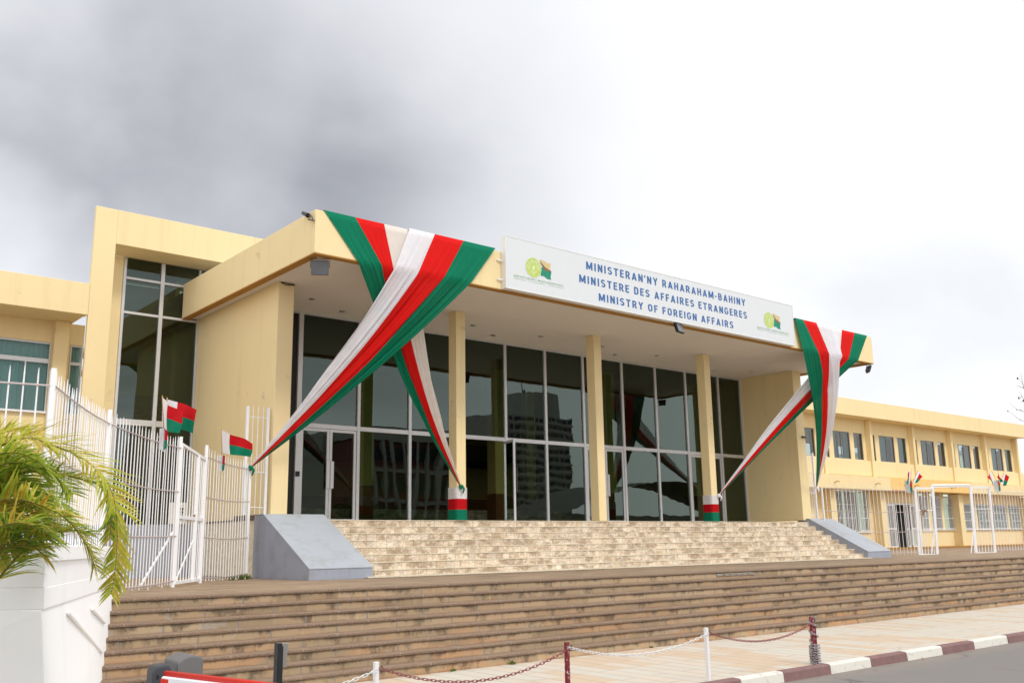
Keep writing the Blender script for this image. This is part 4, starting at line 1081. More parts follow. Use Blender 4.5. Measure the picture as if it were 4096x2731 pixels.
MB().tube([J(1545, 850), J(1522, 1040)], 0.02, 6).build('stay', 'white_metal', ar)
MB().tube([J(1895, 850), J(1875, 1050)], 0.02, 6).build('stay', 'white_metal', ar)
lkc = MB()
for a, b in ((1430, 655), (1440, 672), (1436, 690), (1450, 655), (1462, 655)): lkc.ball(J(a, b) - V((0.02, .04, 0)), 0.035, 0.035, 0.04, 6, 4)
lkc.build('lock_chain', 'dark_wood', ar)

# ------------------------------------------------------------------ flags
def flag(label, hb, ht, ft, fbm, amp, ph, pole_to=None, group='small flags on the fences', ws=0.36):
    """hoist bottom, hoist top, fly top, fly bottom"""
    hb, ht, ft, fbm = V(hb), V(ht), V(ft), V(fbm)
    r = thing('small_flag', label, 'flag', hb, group)
    nrm = (ft - ht).cross(hb - ht).normalized()
    def pt(s, t):
        p = hb.lerp(ht, t).lerp(fbm.lerp(ft, t), s)
        w = (math.sin(s * 7.0 + ph + t * 1.3) + 0.4 * math.sin(s * 13 - t * 2.5 + ph * 2)) * amp * min(1, s * 2.2)
        p = p + nrm * w + V((0, 0, -0.25 * amp * math.sin(s * 5 + ph)))
        p.z -= 0.06 * math.sin(math.pi * s) * (hb - ht).length * (1 - t) * 0.6
        return p
    def sheet(nm, mt, s0, s1, t0, t1, n=14, m=10):
        MB().grid([[pt(lerp(s0, s1, i / n), lerp(t0, t1, j / m)) for j in range(m + 1)] for i in range(n + 1)]).build(nm, mt, r, smooth=True, recalc=False)
    sheet('white_stripe', 'flag_white', 0, ws, 0, 1); sheet('red_stripe', 'flag_red', ws, 1, 0.5, 1); sheet('green_stripe', 'flag_green', ws, 1, 0, 0.5)
    d = (ht - hb).normalized()
    base = V(pole_to) if pole_to else hb - d * 0.18
    MB().tube([base, ht + d * 0.02], 0.009, 6).build('staff', 'bare_wood', r)
    return r
def fz(a, b, x): return at(560 + .2551 * a, 1550 + .2551 * b, 0, x)
def holder(c, w, h, label, yaw):
    r = thing('flag_holder', label, 'flag holder', c, 'flag holders on the fences')
    c = V(c); l = V((math.cos(yaw + rad(135)), math.sin(yaw + rad(135)), 0)); q = V((math.cos(yaw + rad(45)), math.sin(yaw + rad(45)), 0))
    # front edge at c ; left face runs along l, right face along q
    th = 0.012
    def face(dr, z0a, z0b, z1, mt, nm, inset):
        a = c + dr * 0.0; b = c + dr * w
        n_ = V((dr.y, -dr.x, 0)); 
        if n_.dot(V((0, -1, 0))) > 0: n_ = -n_
        MB().plate([a + V((0, 0, z0a)), b + V((0, 0, z0b)), b + V((0, 0, z1)), a + V((0, 0, z1))], n_ * th).build(nm, mt, r)
    face(l, 0.0, 0.045, h, 'flag_white', 'white_face', 0)
    face(q, h * 0.5, h * 0.5, h, 'flag_red', 'red_face', 0)
    face(q, 0.02, 0.06, h * 0.5 - 0.002, 'flag_green', 'green_face', 0)
    b0 = c + (l + q) * (w * 0.45)
    MB().box(b0.x - w * 0.32, b0.x + w * 0.32, b0.y - w * .32, b0.y + w * .32, c.z + h * 0.3, c.z + h - 0.01).build('wooden_core', 'bare_wood', r)
    MB().beam(b0 + V((0, 0, h * 0.65)), b0 + (l) * (w * 0.9) + V((0, 0, h * 0.65)), 0.03, 0.035).build('bracket', 'bare_wood', r)
# left fence pair: holder sits on the fence plane near (5.1, 14.7)
hx = 5.03
h0 = fz(370, 1000, hx)
holder(h0, 0.085, 0.345, 'white, red and green flag holder carrying the crossed pair of flags left of the gate', rad(-5))
flag('front flag of the pair left of the gate, its red half furled over green', fz(345, 610, hx), fz(350, 145, hx), fz(668, 430, hx - 0.05), fz(570, 720, hx - 0.06), 0.035, 0.4, fz(375, 700, hx))
flag('rear flag of the pair left of the gate, spread wide to the right', fz(420, 560, hx + 0.10), fz(425, 175, hx + 0.12), fz(905, 345, hx + 0.22), fz(838, 715, hx + 0.2), 0.03, 2.2, fz(395, 700, hx + 0.02))
h1x = 7.42
h1 = fz(1290, 1325, h1x)
holder(h1, 0.085, 0.32, 'white, red and green flag holder on the fence right of the gate', rad(-5))
flag('single flag streaming right from the fence between gate and yellow wall', fz(1272, 1005, h1x), fz(1278, 650, h1x), fz(1760, 880, h1x + 0.1), fz(1690, 1085, h1x + 0.12), 0.045, 1.0, fz(1285, 1080, h1x))
# right fence clusters
def K(a, b, dy=0.0): p = rat(3450 + .27466 * a, 1850 + .27466 * b); return p + V((0, -dy, 0))
holder(K(665, 445, .1), 0.19, 0.46, 'flag holder with two flags on the far fence by the nearer gate leaf', rad(-40))
flag('limp flag leaning left in the far fence holder by the nearer gate leaf', K(650, 300, .1), K(672, 105, .1), K(600, 170, .14), K(590, 310, .14), 0.03, 0.2, K(662, 330, .1))
flag('small flag leaning right in the far fence holder by the nearer gate leaf', K(690, 295, .1), K(765, 120, .1), K(800, 205, .2), K(745, 290, .16), 0.03, 1.4, K(680, 330, .1))
holder(K(1955, 425, .1), 0.19, 0.46, 'flag holder with three flags on the far fence beside the farther gate leaf', rad(-40))
flag('flag spread leftwards in the far holder beside the farther gate leaf', K(1880, 290, .1), K(1845, 130, .1), K(1755, 215, .16), K(1835, 310, .16), 0.03, 0.7, K(1945, 320, .1))
flag('middle furled flag in the far holder beside the farther gate leaf', K(1950, 290, .1), K(1935, 120, .1), K(1895, 215, .2), K(1985, 270, .2), 0.03, 2.7, K(1952, 320, .1))
flag('rightmost furled flag in the far holder beside the farther gate leaf', K(1985, 310, .1), K(2028, 130, .1), K(2058, 215, .2), K(2030, 335, .16), 0.03, 3.9, K(1962, 330, .1))

# ------------------------------------------------------------------ white planter wall
pw = thing('planter_wall', 'bright white rendered planter wall with coping below the palm', 'wall', (2.1, 8.4, -0.05))
Cc, Rc = V((2.08, 8.33)), V((4.19, 13.25))
nd = (Rc - Cc).normalized(); nl = V((-nd.y, nd.x)); lf_d = V((-0.77, 0.636))
def foot(o):
    c = Cc + (V((nd.y, -nd.x)) * o) - lf_d.normalized() * o * 0.6
    r = Rc + V((nd.y, -nd.x)) * o
    l = Cc + lf_d * 3.2 + V((-lf_d.y, lf_d.x)).normalized() * o
    l2 = l + nd * 1.6; r2 = r + nl * 0.55 - nd * 0.1
    return [tuple(c), tuple(r), tuple(r2), tuple(Cc + nl * 0.5 + nd * 0.9), tuple(l2), tuple(l)]
def tier(z0, z1, o0, o1, nm):
    a, b = foot(o0), foot(o1); n = len(a)
    MB().add([(x, y, z0) for x, y in a] + [(x, y, z1) for x, y in b], [tuple(range(n))[::-1], tuple(range(n, 2 * n))] + [(i, (i + 1) % n, n + (i + 1) % n, n + i) for i in range(n)]).build(nm, 'white_wall_paint', pw, bevel=0.006)
tier(-0.08, 1.262, 0.10, 0.004, 'base'); tier(1.262, 1.43, 0.014, 0.010, 'band'); tier(1.43, 1.63, 0.004, 0.004, 'upper_wall'); tier(1.63, 1.757, 0.022, 0.022, 'coping')
for (a, b) in (((2.62, 9.52, 1.17), (3.64, 11.93, .56)), ((3.29, 11.11, 1.1), (3.73, 12.17, .88))):
    pass
def onface(u, v, out):
    q = ray(u, v); n_ = V((nd.y, -nd.x, 0)); t = (n_.dot(V((Cc.x, Cc.y, 0))) + 0.02) / n_.dot(q); return EYE + q * t + n_ * out
for s_ in (((565, 955), (825, 1300)), ((770, 925), (865, 1045))):
    a, b = [onface(.4677 * x, 2000 + .4677 * y, 0.0) for x, y in s_]
    for p_ in (a, b): p_ += V((nd.y, -nd.x, 0)) * (0.012 + (1.262 - p_.z) / 1.342 * 0.096)
    MB().beam(a, b, 0.03, 0.03, (0.92, -0.39, 0)).build('relief_bar', 'white_wall_paint', pw, bevel=0.006)

# ------------------------------------------------------------------ palm
palm = thing('palm', 'bushy yellow green feather palm arching over the white planter wall', 'palm', tuple(atd(-190, 2500, 6.6).to_2d()) + (-0.1,))
rp = random.Random(21)
def bez(pts, n):
    out = []
    P = [pts[0]] + pts + [pts[-1]]
    for i in range(1, len(P) - 2):
        for k in range(n):
            t = k / n; a, b, c, d = P[i - 1], P[i], P[i + 1], P[i + 2]
            out.append(0.5 * ((2 * b) + (c - a) * t + (2 * a - 5 * b + 4 * c - d) * t * t + (3 * b - a - 3 * c + d) * t ** 3))
    out.append(pts[-1]); return out
def frond(pts, lmax, mats, start=0.12, dens=0.018, droop=0.35, fwd=0.58, wid=0.0085):
    c = bez([V(p) for p in pts], 14)
    L = [0]
    for i in range(1, len(c)): L.append(L[-1] + (c[i] - c[i - 1]).length)
    tot = L[-1]
    rr = [max(0.0025, 0.011 * (1 - l / tot) ** 0.8) for l in L]
    fr = MB().tube(c, rr, 5).build('frond', 'palm_stalk', palm, smooth=True)
    mbs = [MB() for _ in mats]
    s = start * tot; j = 0
    twist = rp.uniform(-0.5, 0.5)
    while s < tot:
        while j < len(L) - 2 and L[j + 1] < s: j += 1
        f = (s - L[j]) / max(1e-6, L[j + 1] - L[j]); p = c[j].lerp(c[j + 1], f); d = (c[j + 1] - c[j]).normalized()
        up = V((0, 0, 1)); side = d.cross(up)
        if side.length < 0.25: side = side + V((0.8, -0.5, 0)) * 0.4
        side.normalize(); nrm = side.cross(d).normalized()
        g = s / tot
        ln = lmax * (0.45 + 0.75 * math.sin(math.pi * min(1, 0.18 + g * 0.80))) * rp.uniform(0.85, 1.3)
        for sg_ in (-1, 1):
            lift = rp.uniform(-0.05, 0.65) + twist * sg_
            dr = (side * sg_ * rp.uniform(0.75, 1.05) + d * (fwd + rp.uniform(-0.2, 0.25) + 0.5 * g) + nrm * lift).normalized()
            w = wid * rp.uniform(0.8, 1.2)
            wv = dr.cross(nrm).normalized() * w
            if rp.random() < 0.5: wv = (wv + nrm * w * rp.uniform(-0.8, 0.8)).normalized() * w
            pts_ = []; q = p.copy(); dv = dr.copy(); seg = 5
            dd = droop * rp.uniform(0.3, 1.1)
            for k in range(seg + 1):
                pts_.append(q.copy()); dv = (dv + V((0, 0, -dd / seg * (k + 0.5) / 2.2))).normalized(); q = q + dv * ln / seg
            wd = [0.55, 1.0, 0.95, 0.75, 0.45, 0.05]
            r_ = rp.random(); mi = min(len(mats) - 1, int(r_ * len(mats)))
            mbs[mi].grid([[pts_[k] - wv * wd[k], pts_[k] + nrm * w * 0.35 * wd[k], pts_[k] + wv * wd[k]] for k in range(seg + 1)])
        s += dens * 1.25 * rp.uniform(0.75, 1.25)
    for m, mt in zip(mbs, mats):
        if m.v: m.build('leaflets', mt, fr, recalc=False)
    return fr
def zp(lst):         # (x, y, depth) read from the close view of the palm
    return [atd(.5229 * x, 1600 + .5229 * y, d) for x, y, d in lst]
GY, GG, GD = ['palm_yellow', 'palm_gold', 'palm_yellow'], ['palm_green', 'palm_yellow', 'palm_green'], ['palm_dark', 'palm_green', 'palm_yellow']
GO = ['palm_gold', 'palm_yellow', 'palm_gold', 'palm_green']
frond(zp([(-300, 1500, 6.7), (-200, 700, 6.7), (-30, 380, 6.7), (200, 290, 6.7), (420, 350, 6.7), (620, 440, 6.7), (780, 570, 6.65), (860, 720, 6.6), (890, 900, 6.55), (895, 1100, 6.5), (880, 1300, 6.5), (850, 1480, 6.5)]), 0.235, GY, 0.22, 0.0135, 0.4)
frond(zp([(-300, 1500, 6.9), (-280, 800, 6.9), (-180, 420, 6.95), (0, 260, 7.0), (140, 240, 7.0), (280, 300, 7.0), (420, 400, 7.0)]), 0.24, GY, 0.3, 0.012, 0.15)
frond(zp([(-300, 1500, 6.3), (-200, 1000, 6.25), (-60, 800, 6.2), (120, 760, 6.2), (300, 800, 6.15), (470, 880, 6.1), (590, 1000, 6.1), (680, 1150, 6.1), (735, 1300, 6.1)]), 0.225, GO, 0.25, 0.0115, 0.4)
frond(zp([(-260, 1650, 6.3), (-120, 1480, 6.3), (0, 1350, 6.3), (110, 1220, 6.3), (240, 1100, 6.3), (390, 1020, 6.35), (540, 990, 6.4), (680, 1020, 6.45)]), 0.21, GG, 0.30, 0.0115, 0.5)
frond(zp([(-300, 1500, 6.9), (-100, 800, 6.95), (150, 560, 7.0), (420, 560, 7.0), (620, 600, 7.0), (750, 640, 7.0), (820, 740, 6.95), (850, 880, 6.9), (840, 1050, 6.9)]), 0.20, ['palm_dark', 'palm_green', 'palm_gold'], 0.3, 0.013, 0.5)
frond(zp([(-300, 1500, 6.6), (-150, 900, 6.6), (0, 620, 6.6), (160, 520, 6.6), (320, 530, 6.6), (460, 610, 6.6), (560, 720, 6.55)]), 0.25, GG, 0.2, 0.011, 0.4)
frond(zp([(-300, 1500, 6.0), (-200, 1150, 6.0), (-60, 1000, 5.95), (120, 940, 5.9), (300, 980, 5.9), (440, 1080, 5.9)]), 0.24, ['palm_green', 'palm_gold', 'palm_dark'], 0.2, 0.010, 0.4)
frond(zp([(-300, 1500, 6.1), (-180, 1250, 6.1), (-40, 1130, 6.1), (120, 1080, 6.1), (280, 1090, 6.1)]), 0.24, GD, 0.2, 0.010, 0.5)
frond(zp([(-300, 1400, 6.3), (-240, 700, 6.3), (-80, 450, 6.3), (100, 400, 6.3), (260, 450, 6.3), (380, 560, 6.3)]), 0.25, GG, 0.25, 0.010, 0.35)
frond(zp([(-300, 1400, 7.2), (-150, 900, 7.2), (0, 720, 7.25), (200, 650, 7.3), (400, 720, 7.3), (540, 860, 7.3)]), 0.24, GD, 0.2, 0.011, 0.4)
frond(zp([(-300, 1400, 6.5), (-200, 850, 6.5), (-60, 640, 6.5), (80, 640, 6.45), (220, 720, 6.4), (340, 850, 6.4)]), 0.25, ['palm_green', 'palm_yellow', 'palm_dark'], 0.2, 0.010, 0.4)
frond(zp([(-300, 1450, 6.6), (-150, 1050, 6.6), (0, 900, 6.6), (180, 850, 6.6), (360, 900, 6.6), (480, 1000, 6.55)]), 0.23, GG, 0.2, 0.010, 0.45)
for y0, y1, y2, y3, d_, mt_ in ((620, 560, 640, 800, 6.75, GG), (760, 700, 760, 920, 6.5, GY), (900, 860, 900, 1010, 6.2, GO), (1050, 980, 1000, 1080, 6.4, GG), (1180, 1120, 1120, 1200, 6.15, ['palm_green', 'palm_gold', 'palm_green']), (480, 400, 470, 640, 6.9, GY), (560, 480, 500, 600, 6.45, GG), (1000, 900, 960, 1120, 6.6, GO)):
    k_ = rp.uniform(-30, 40)
    frond(zp([(-300, 1450, d_), (-200, y0 + 120, d_), (-80, y0, d_), (70 + k_, y1, d_), (230 + k_, y2, d_), (350 + k_, y3, d_)]), 0.24, mt_, 0.25, 0.011, 0.35)
pb = atd(-160, 2420, 6.5)
tr_ = MB().tube([(pb.x - 0.05, pb.y + 0.05, -0.15), (pb.x, pb.y, 0.5), (pb.x, pb.y, pb.z + 0.25)], [0.13, 0.11, 0.09], 10)
tr_.build('trunk', 'palm_stalk', palm, smooth=True)

# ------------------------------------------------------------------ chain posts and chains
def chain_post(x, y, label, mat, square=0.045, wound=False):
    p = thing('chain_post', label, 'post', (x, y, -0.03), 'posts along the kerb')
    zt = 0.618
    MB().box(x - square / 2, x + square / 2, y - square / 2, y + square / 2, -0.04, zt).build('shaft', mat, p, bevel=0.004)
    MB().tube([(x + 0.03, y - 0.02, zt - 0.05), (x + 0.052, y - 0.02, zt - 0.035), (x + 0.058, y - 0.02, zt - 0.06), (x + 0.04, y - 0.02, zt - 0.075), (x + 0.022, y - 0.02, zt - 0.07)], 0.006, 5).build('ring', 'brown_stone' if mat == 'chain_white' else 'dark_seal', p)
    if wound:
        MB().box(x + 0.024, x + 0.052, y - 0.03, y + 0.03, -0.04, zt - 0.13).build('spliced_bar', 'red_fence_paint', p)
    return p
PY = 8.29
px_ = [5.12, 7.62, 10.06, 12.42]
chain_post(px_[0], PY, 'white chain post nearest the black card reader', 'chain_white')
chain_post(px_[1], PY, 'dark red chain post with chipped paint', 'chipped_paint')
chain_post(px_[2], PY, 'tall white chain post standing between two dark red posts', 'chain_white')
chain_post(px_[3], PY, 'red and white post with chain wound round its foot', 'chipped_paint', 0.05, True)
def links(path, mb, pitch=0.052, wire=0.0042, hw=0.013):
    L = [0]
    for i in range(1, len(path)): L.append(L[-1] + (path[i] - path[i - 1]).length)
    s = 0; k = 0; j = 0
    while s < L[-1] - pitch * 0.3:
        while j < len(L) - 2 and L[j + 1] < s: j += 1
        p = path[j].lerp(path[j + 1], (s - L[j]) / max(1e-6, L[j + 1] - L[j])); d = (path[j + 1] - path[j]).normalized()
        u = V((0, 0, 1)) if abs(d.z) < 0.9 else V((1, 0, 0)); a = d.cross(u).normalized(); b = a.cross(d)
        w = (a * 0.85 + b * 0.5) if k % 2 else (b * 0.85 - a * 0.5)
        hl = pitch * 0.68
        loop = []
        for q in range(10):
            th = 2 * math.pi * q / 10
            cx = math.copysign(hl - hw, math.cos(th)) + hw * math.cos(th)
            loop.append(p + d * cx + w * hw * math.sin(th))
        loop.append(loop[0]); mb.tube(loop, wire, 4, cap=False)
        s += pitch; k += 1
    return mb
def chain(a, b, sag, mat, label, grp='chains hung between the posts'):
    a, b = V(a), V(b)
    path = [a.lerp(b, i / 40) - V((0, 0, 4 * sag * (i / 40) * (1 - i / 40))) for i in range(41)]
    o = links(path, MB()).build('chain', mat, smooth=True, recalc=False); tag(o, label, 'chain', grp)
za = 0.55
chain((px_[0] - 2.4, PY, za), (px_[0] + 0.0, PY - 0.035, za), 0.18, 'chain_white', 'white chain rising to the nearest white post')
chain((px_[0] + 0.05, PY - 0.03, za), (px_[1], PY - 0.035, za), 0.22, 'chain_red', 'faded red chain between the nearest white post and the dark red post')
chain((px_[1] + 0.05, PY - 0.03, za), (px_[2], PY - 0.035, za), 0.155, 'chain_white', 'white chain between the dark red post and the tall white post')
chain((px_[2] + 0.05, PY - 0.03, za), (px_[3], PY - 0.035, za), 0.175, 'chain_red', 'faded red chain between the tall white post and the wound post')
hel = []
for i in range(170):
    t = i / 169; th = t * 2 * math.pi * 11
    z = 0.60 - 0.34 * min(1, t * 3.2) if t < 0.31 else 0.24 - 0.27 * (t - 0.31) / 0.69
    r = 0.05 + (0.012 if t > 0.35 else 0) + random.uniform(0, 0.01)
    if t < 0.31: th = t / 0.31 * 2 * math.pi * 2.5
    hel.append(V((px_[3] + 0.02 + r * math.cos(th), PY + r * math.sin(th), z)))
tag(links(hel, MB(), 0.04, 0.0048, 0.012).build('chain', 'galvanised', smooth=True, recalc=False), 'galvanised chain wound round the foot of the red and white post', 'chain')

# ------------------------------------------------------------------ barrier and card reader
ba = thing('barrier_gate', 'grey road barrier box with a red and white boom arm', 'barrier', (2.25, 5.95, -0.165))
def bz(x, y, d): return atd(540 + .29762 * x, 2480 + .29762 * y, d)
# housing: curved-top box, front face corners from survey
A = bz(578, 560, 5.98); Bp = bz(925, 540, 6.18); Cp = bz(388, 520, 6.20)
ex_ = (Bp - A); ex_.z = 0; ey_ = (Cp - A); ey_.z = 0
hm = MB(); prof = []
zt = A.z
for k in range(11):
    f = k / 10; prof.append((f, zt + 0.028 * math.sin(math.pi * f) + 0.0 * f))
base = V((A.x, A.y, 0))
ptsF = [base + V((0, 0, -0.165))] + [base + ex_ * f + V((0, 0, z)) for f, z in prof] + [base + ex_ + V((0, 0, -0.165))]
hm.plate(ptsF, ey_).build('housing', 'grey_housing', ba, bevel=0.012)
hub_c = bz(330, 790, 5.80)
hb_ = MB()
e1 = ex_.normalized(); e2 = ey_.normalized()
hp = []
for a, z in ((-0.07, 0.055), (-0.05, 0.085), (0.06, 0.085), (0.10, 0.04), (0.10, -0.12), (-0.07, -0.12)):
    hp.append(hub_c + e1 * a + V((0, 0, z)))
hb_.plate([p - e2 * 0.03 for p in hp], e2 * 0.13).build('arm_hub', 'dark_grey_plastic', ba, bevel=0.015)
MB().tube([hub_c - e2 * 0.032 + V((0, 0, 0.02)) - e1 * 0.035, hub_c + V((0, 0, 0.02)) - e1 * 0.035], 0.014, 8).build('bolt', 'dark_seal', ba)
s0 = bz(395, 785, 5.72); s1 = bz(1000, 893, 5.45)
dv = (s1 - s0); dv.z = 0; dv.normalize()
s0b = s0; s1b = s0 + dv * 3.2
sidev = V((dv.y, -dv.x, 0))
am = MB().beam(s0b + V((0, 0, -0.02)), s1b + V((0, 0, -0.02)), 0.045, 0.075); arm = am.build('boom_arm', 'reflective_white', ba, bevel=0.008)
MB().tube([s0b + V((0, 0, 0.03)) + sidev * -0.01, s1b + V((0, 0, 0.03)) + sidev * -0.01], 0.018, 8).build('rubber_strip', 'signal_red', arm, smooth=True)
rs = MB()
for k in range(6):
    a = s0b + dv * (0.0 + 0.42 * k) + V((0, 0, -0.025)); rs.beam(a, a + dv * (0.075 if k == 0 else 0.2), 0.049, 0.06)
rs.build('red_band', 'signal_red', arm)
cr = thing('card_reader_post', 'slim black post with a steel card reader head in front of the steps', 'post', tuple(atd(1115, 2690, 6.4).to_2d()) + (-0.165,))
c0 = bz(1935, 300, 6.4)
MB().box(c0.x - 0.02, c0.x + 0.02, c0.y - 0.03, c0.y + 0.03, -0.165, c0.z).build('post', 'black_plastic', cr, bevel=0.004)
ra, rb, rc_, rd_ = bz(1985, 300, 6.38), bz(2062, 300, 6.42), bz(2035, 632, 6.42), bz(1985, 632, 6.38)
MB().plate([ra, rb, rc_, rd_], V((-0.02, 0.05, 0))).build('reader_head', 'brushed_steel', cr, bevel=0.003)

# ------------------------------------------------------------------ bare tree at the right edge
bt = thing('bare_tree', 'thin bare branches with dark buds reaching in at the right edge', 'tree', (43.2, 16.5, ZL))
def bx(x, y, dd=0.0): return at(3900 + .3187 * x, 1450 + .3187 * y, 1, 16.5 + dd)
o0 = bx(900, 700)
MB().tube([(o0.x, 16.5, ZL - 0.1), (o0.x - 0.1, 16.5, 4.0), (o0.x, 16.5, o0.z)], [0.16, 0.12, 0.06], 8).build('trunk', 'twig_bark', bt, smooth=True)
tw_ = MB(); bd = MB()
for path in (((900, 700), (760, 480), (640, 330), (570, 230), (535, 195)), ((640, 330), (560, 300), (520, 290)), ((760, 600), (640, 500), (590, 420), (550, 360)), ((900, 800), (720, 690), (600, 610), (520, 580), (440, 510)),
             ((760, 760), (640, 740), (560, 715), (480, 650), (410, 605)), ((590, 420), (560, 440), (535, 410)), ((640, 500), (600, 480), (575, 500)), ((600, 610), (560, 590), (510, 600)), ((620, 330), (600, 260), (570, 130))):
    pts_ = [bx(a, b, 0.05 * i) for i, (a, b) in enumerate(path)]
    tw_.tube(bez(pts_, 4), [max(0.004, 0.014 * (1 - i / (len(pts_) * 4))) for i in range((len(pts_) - 1) * 4 + 1)], 5)
for a, b, r in ((535, 198, .05), (550, 445, .045), (608, 478, .05), (412, 608, .032), (572, 715, .02), (520, 588, .02), (612, 318, .03)):
    p = bx(a, b, 0.1); bd.ball(p, r * 0.7, r * 0.7, r, 8, 5)
tw_.build('branches', 'twig_bark', bt, smooth=True); bd.build('buds', 'bud_dark', bt, smooth=True)

# ------------------------------------------------------------------ weeds and leaves
def weed(c, h, n, label, seed):
    r = random.Random(seed); m = MB(); c = V(c)
    for i in range(n):
        a = r.uniform(0, 6.28); d = V((math.cos(a), math.sin(a), r.uniform(0.5, 2.2))).normalized(); l = h * r.uniform(0.5, 1.1)
        s = V((-math.sin(a), math.cos(a), 0)) * r.uniform(0.006, 0.014); b = c + V((r.uniform(-1, 1), r.uniform(-.3, .3), 0)) * h * 0.7
        t = b + d * l
        m.grid([[b - s * .4, b + s * .4], [b.lerp(t, .5) - s, b.lerp(t, .5) + s], [t - V((0, 0, l * .15)), t - V((0, 0, l * .15)) + s * .2]])
    o = m.build('weed', 'weed_leaf', recalc=False); tag(o, label, 'weed', 'weeds in the joints')
weed((8.3, 18.45, ZL), 0.16, 60, 'weeds at the foot of the larger sloping wall', 1)
weed((7.95, 18.2, ZL), 0.09, 30, 'low weeds along the foot of the picket fence', 2)
w1 = at(2040, 2654, 2, 0.0); weed((w1.x, w1.y - .05, 0.0), 0.08, 26, 'small yellowish weed at the bottom step left of the dark red post', 3)
w2 = at(2600, 2588, 2, 0.0); weed((w2.x, w2.y - .03, 0.0), 0.05, 16, 'tiny weed at the bottom step left of the tall white post', 4)
w3 = at(1808, 2682, 2, 0.0); weed((w3.x, w3.y - .03, 0.0), 0.05, 16, 'tiny weed at the bottom step right of the nearest white post', 5)
for i, (u, v, z, lab) in enumerate(((3600, 2597, -0.025, 'dry brown leaf on the pavement beside the kerb'), (3690, 2635, -0.16, 'dry leaf in the gutter against a red kerb block'), (3505, 2676, -0.16, 'pale dry leaf on the road near the wound post'), (3880, 2603, -0.16, 'small dry leaf on the road near the right edge'))):
    p = at(u, v, 2, z + 0.006); m = MB(); r = random.Random(i)
    a = r.uniform(0, 6); d = V((math.cos(a), math.sin(a), 0)) * 0.055; s = V((-d.y, d.x, 0)) * 0.45
    m.grid([[p - d, p - d], [p - s * .8 + V((0, 0, .02)), p + s * .8 + V((0, 0, .012))], [p + d + V((0, 0, .015)), p + d + V((0, 0, .015))]])
    tag(m.build('dry_leaf', 'dry_leaf', recalc=False), lab, 'leaf', 'fallen leaves')

# ------------------------------------------------------------------ across the road (seen mirrored in the glass)
def mir(u, v, yv):      # a point across the road whose mirror image shows at (u, v) with image depth yv
    p = at(u, v, 1, yv); return V((p.x, 2 * YG - p.y, p.z))
def block(name, label, u0, u1, vt, yv, depth, floors, bays, wall, winm, ztop=None):
    a, b = mir(u0, vt, yv), mir(u1, vt, yv); zt = ztop or max(a.z, b.z); y1 = a.y; y0 = y1 - depth
    r = thing(name, label, 'building', ((a.x + b.x) / 2, y1, -0.3))
    box('wall', wall, r, a.x, b.x, y0, y1, -0.3, zt)
    fh = zt / floors
    for k in range(floors):
        m = MB()
        for j in range(bays):
            x0 = a.x + (b.x - a.x) * (j + 0.15) / bays; x1 = a.x + (b.x - a.x) * (j + 0.85) / bays
            m.box(x0, x1, y1 - 0.1, y1 + 0.03, k * fh + fh * 0.35, k * fh + fh * 0.8)
        m.build('window_row', winm, r)
        box('floor_band', 'concrete_pale', r, a.x - .1, b.x + .1, y1, y1 + 0.25, k * fh - 0.1, k * fh + 0.25)
    return r, a, b, zt
r, a, b, zt = block('tower_block', 'tall banded tower block across the road, seen mirrored in the glass', 2022, 2262, 1672, 150, 16, 16, 12, 'concrete_pale', 'far_glass')
box('penthouse', 'concrete_pale', r, lerp(a.x, b.x, .55), lerp(a.x, b.x, .9), a.y - 12, a.y - 2, zt, zt * 1.2)
MB().tube([(lerp(a.x, b.x, .65), a.y - 6, zt * 1.2), (lerp(a.x, b.x, .65), a.y - 6, zt * 1.32)], 0.12, 6).build('mast', 'dark_grey_plastic', r)
r, a, b, zt = block('office_block', 'red and white office block across the road, seen mirrored in the glass doors', 1440, 1800, 1775, 70, 10, 4, 8, 'brick_red_paint', 'far_glass')
box('parapet', 'concrete_pale', r, a.x - .2, b.x + .2, a.y - 10, a.y + 0.3, zt, zt + 1.0)
for j in range(9): box('fin', 'concrete_pale', r, lerp(a.x, b.x, j / 8) - .18, lerp(a.x, b.x, j / 8) + .18, a.y + 0.04, a.y + 0.35, 0, zt)
r, a, b, zt = block('grey_block', 'plain grey block across the road, seen mirrored in the left glass door', 1300, 1435, 1750, 75, 8, 3, 2, 'concrete_pale', 'far_glass')
hr = thing('market_hall', 'long low hall with a curved pale roof across the road', 'building', (60, -40, -0.3))
a, b = mir(2230, 1960, 85), mir(2800, 1850, 85)
P = []
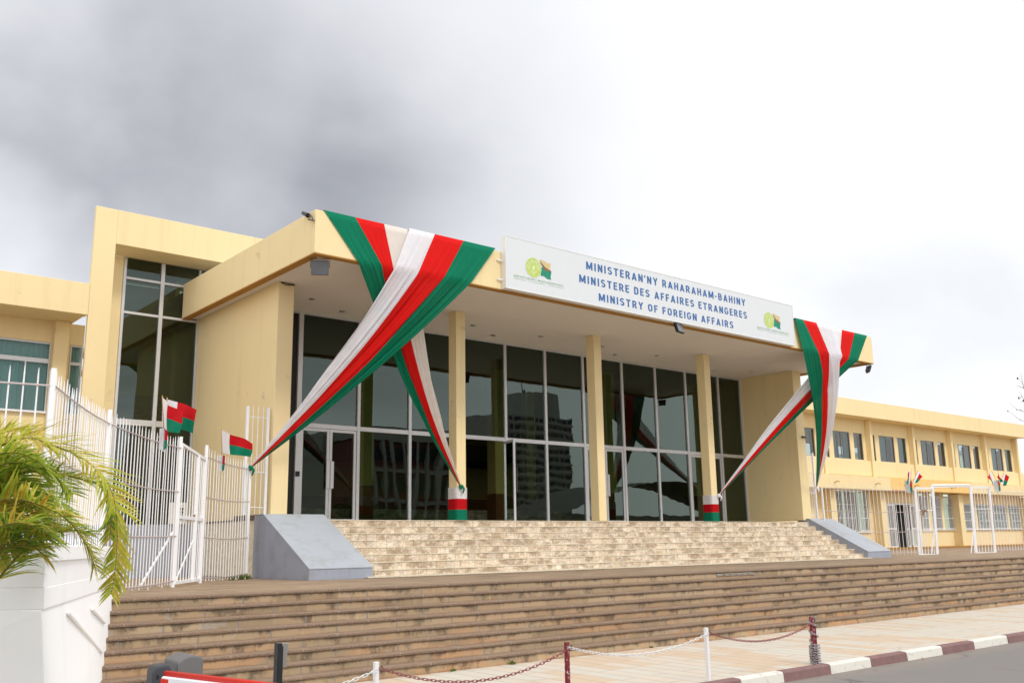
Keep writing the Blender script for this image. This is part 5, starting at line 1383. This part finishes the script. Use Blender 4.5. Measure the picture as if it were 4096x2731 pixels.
for i in range(25):
    f = i / 24; x = lerp(a.x, b.x + 20, f); z = 4.6 + 5.0 * math.sin(math.pi * f) ** 0.8
    P.append([(x, a.y, z), (x, a.y - 14, z)])
MB().grid(P).build('roof', 'dark_roof', hr, smooth=True)
box('wall', 'concrete_brown', hr, a.x, b.x + 20, a.y - 13.5, a.y - 0.6, -0.3, 5.0)
for k in range(9): box('window', 'far_glass', hr, lerp(a.x, b.x + 20, (k + .2) / 9), lerp(a.x, b.x + 20, (k + .8) / 9), a.y - 0.62, a.y - 0.55, 1.2, 3.6)
def rtree(x, y, h, r0, seed, label):
    r = random.Random(seed)
    t = thing('broadleaf_tree', label, 'tree', (x, y, -0.2), 'trees across the road')
    tb = MB().tube([(x, y, -0.3), (x + .1, y, h * .35), (x + .2, y + .1, h * .6)], [0.2, 0.15, 0.08], 8)
    cl = []
    for k in range(16):
        a = r.uniform(0, 6.28); q = r.uniform(0.1, 1) * r0; c = V((x + q * math.cos(a), y + q * math.sin(a), h * (0.45 + 0.5 * r.random()))); cl.append(c)
        tb.tube([(x + .1, y, h * .38), c], [0.05, 0.015], 5)
    tb.build('trunk', 'twig_bark', t, smooth=True)
    m = MB()
    for k in range(2200):
        c = r.choice(cl) + V((r.gauss(0, .4), r.gauss(0, .4), r.gauss(0, .34))) * r0 * 0.42
        d = V((r.uniform(-1, 1), r.uniform(-1, 1), r.uniform(-1, 1))).normalized(); e = d.cross(V((0.3, 0.2, 1))).normalized()
        s = 0.16 * r.uniform(0.6, 1.3)
        m.add([c - d * s, c + e * s * .5, c + d * s, c - e * s * .5], [(0, 1, 2, 3)])
    m.build('crown', 'tree_leaf', t, recalc=False)
for i, (u, v, yv, h, r0, lab) in enumerate(((1400, 1950, 58, 4.6, 2.0, 'leafy tree across the road mirrored in the double glass door'), (1560, 1950, 60, 4.4, 2.4, 'wide leafy tree across the road mirrored in the pane beside the double door'), (1720, 1960, 62, 3.8, 1.8, 'smaller leafy tree across the road mirrored beside the first column'))):
    p = mir(u, v, yv); rtree(p.x, p.y, h, r0, 40 + i, lab)
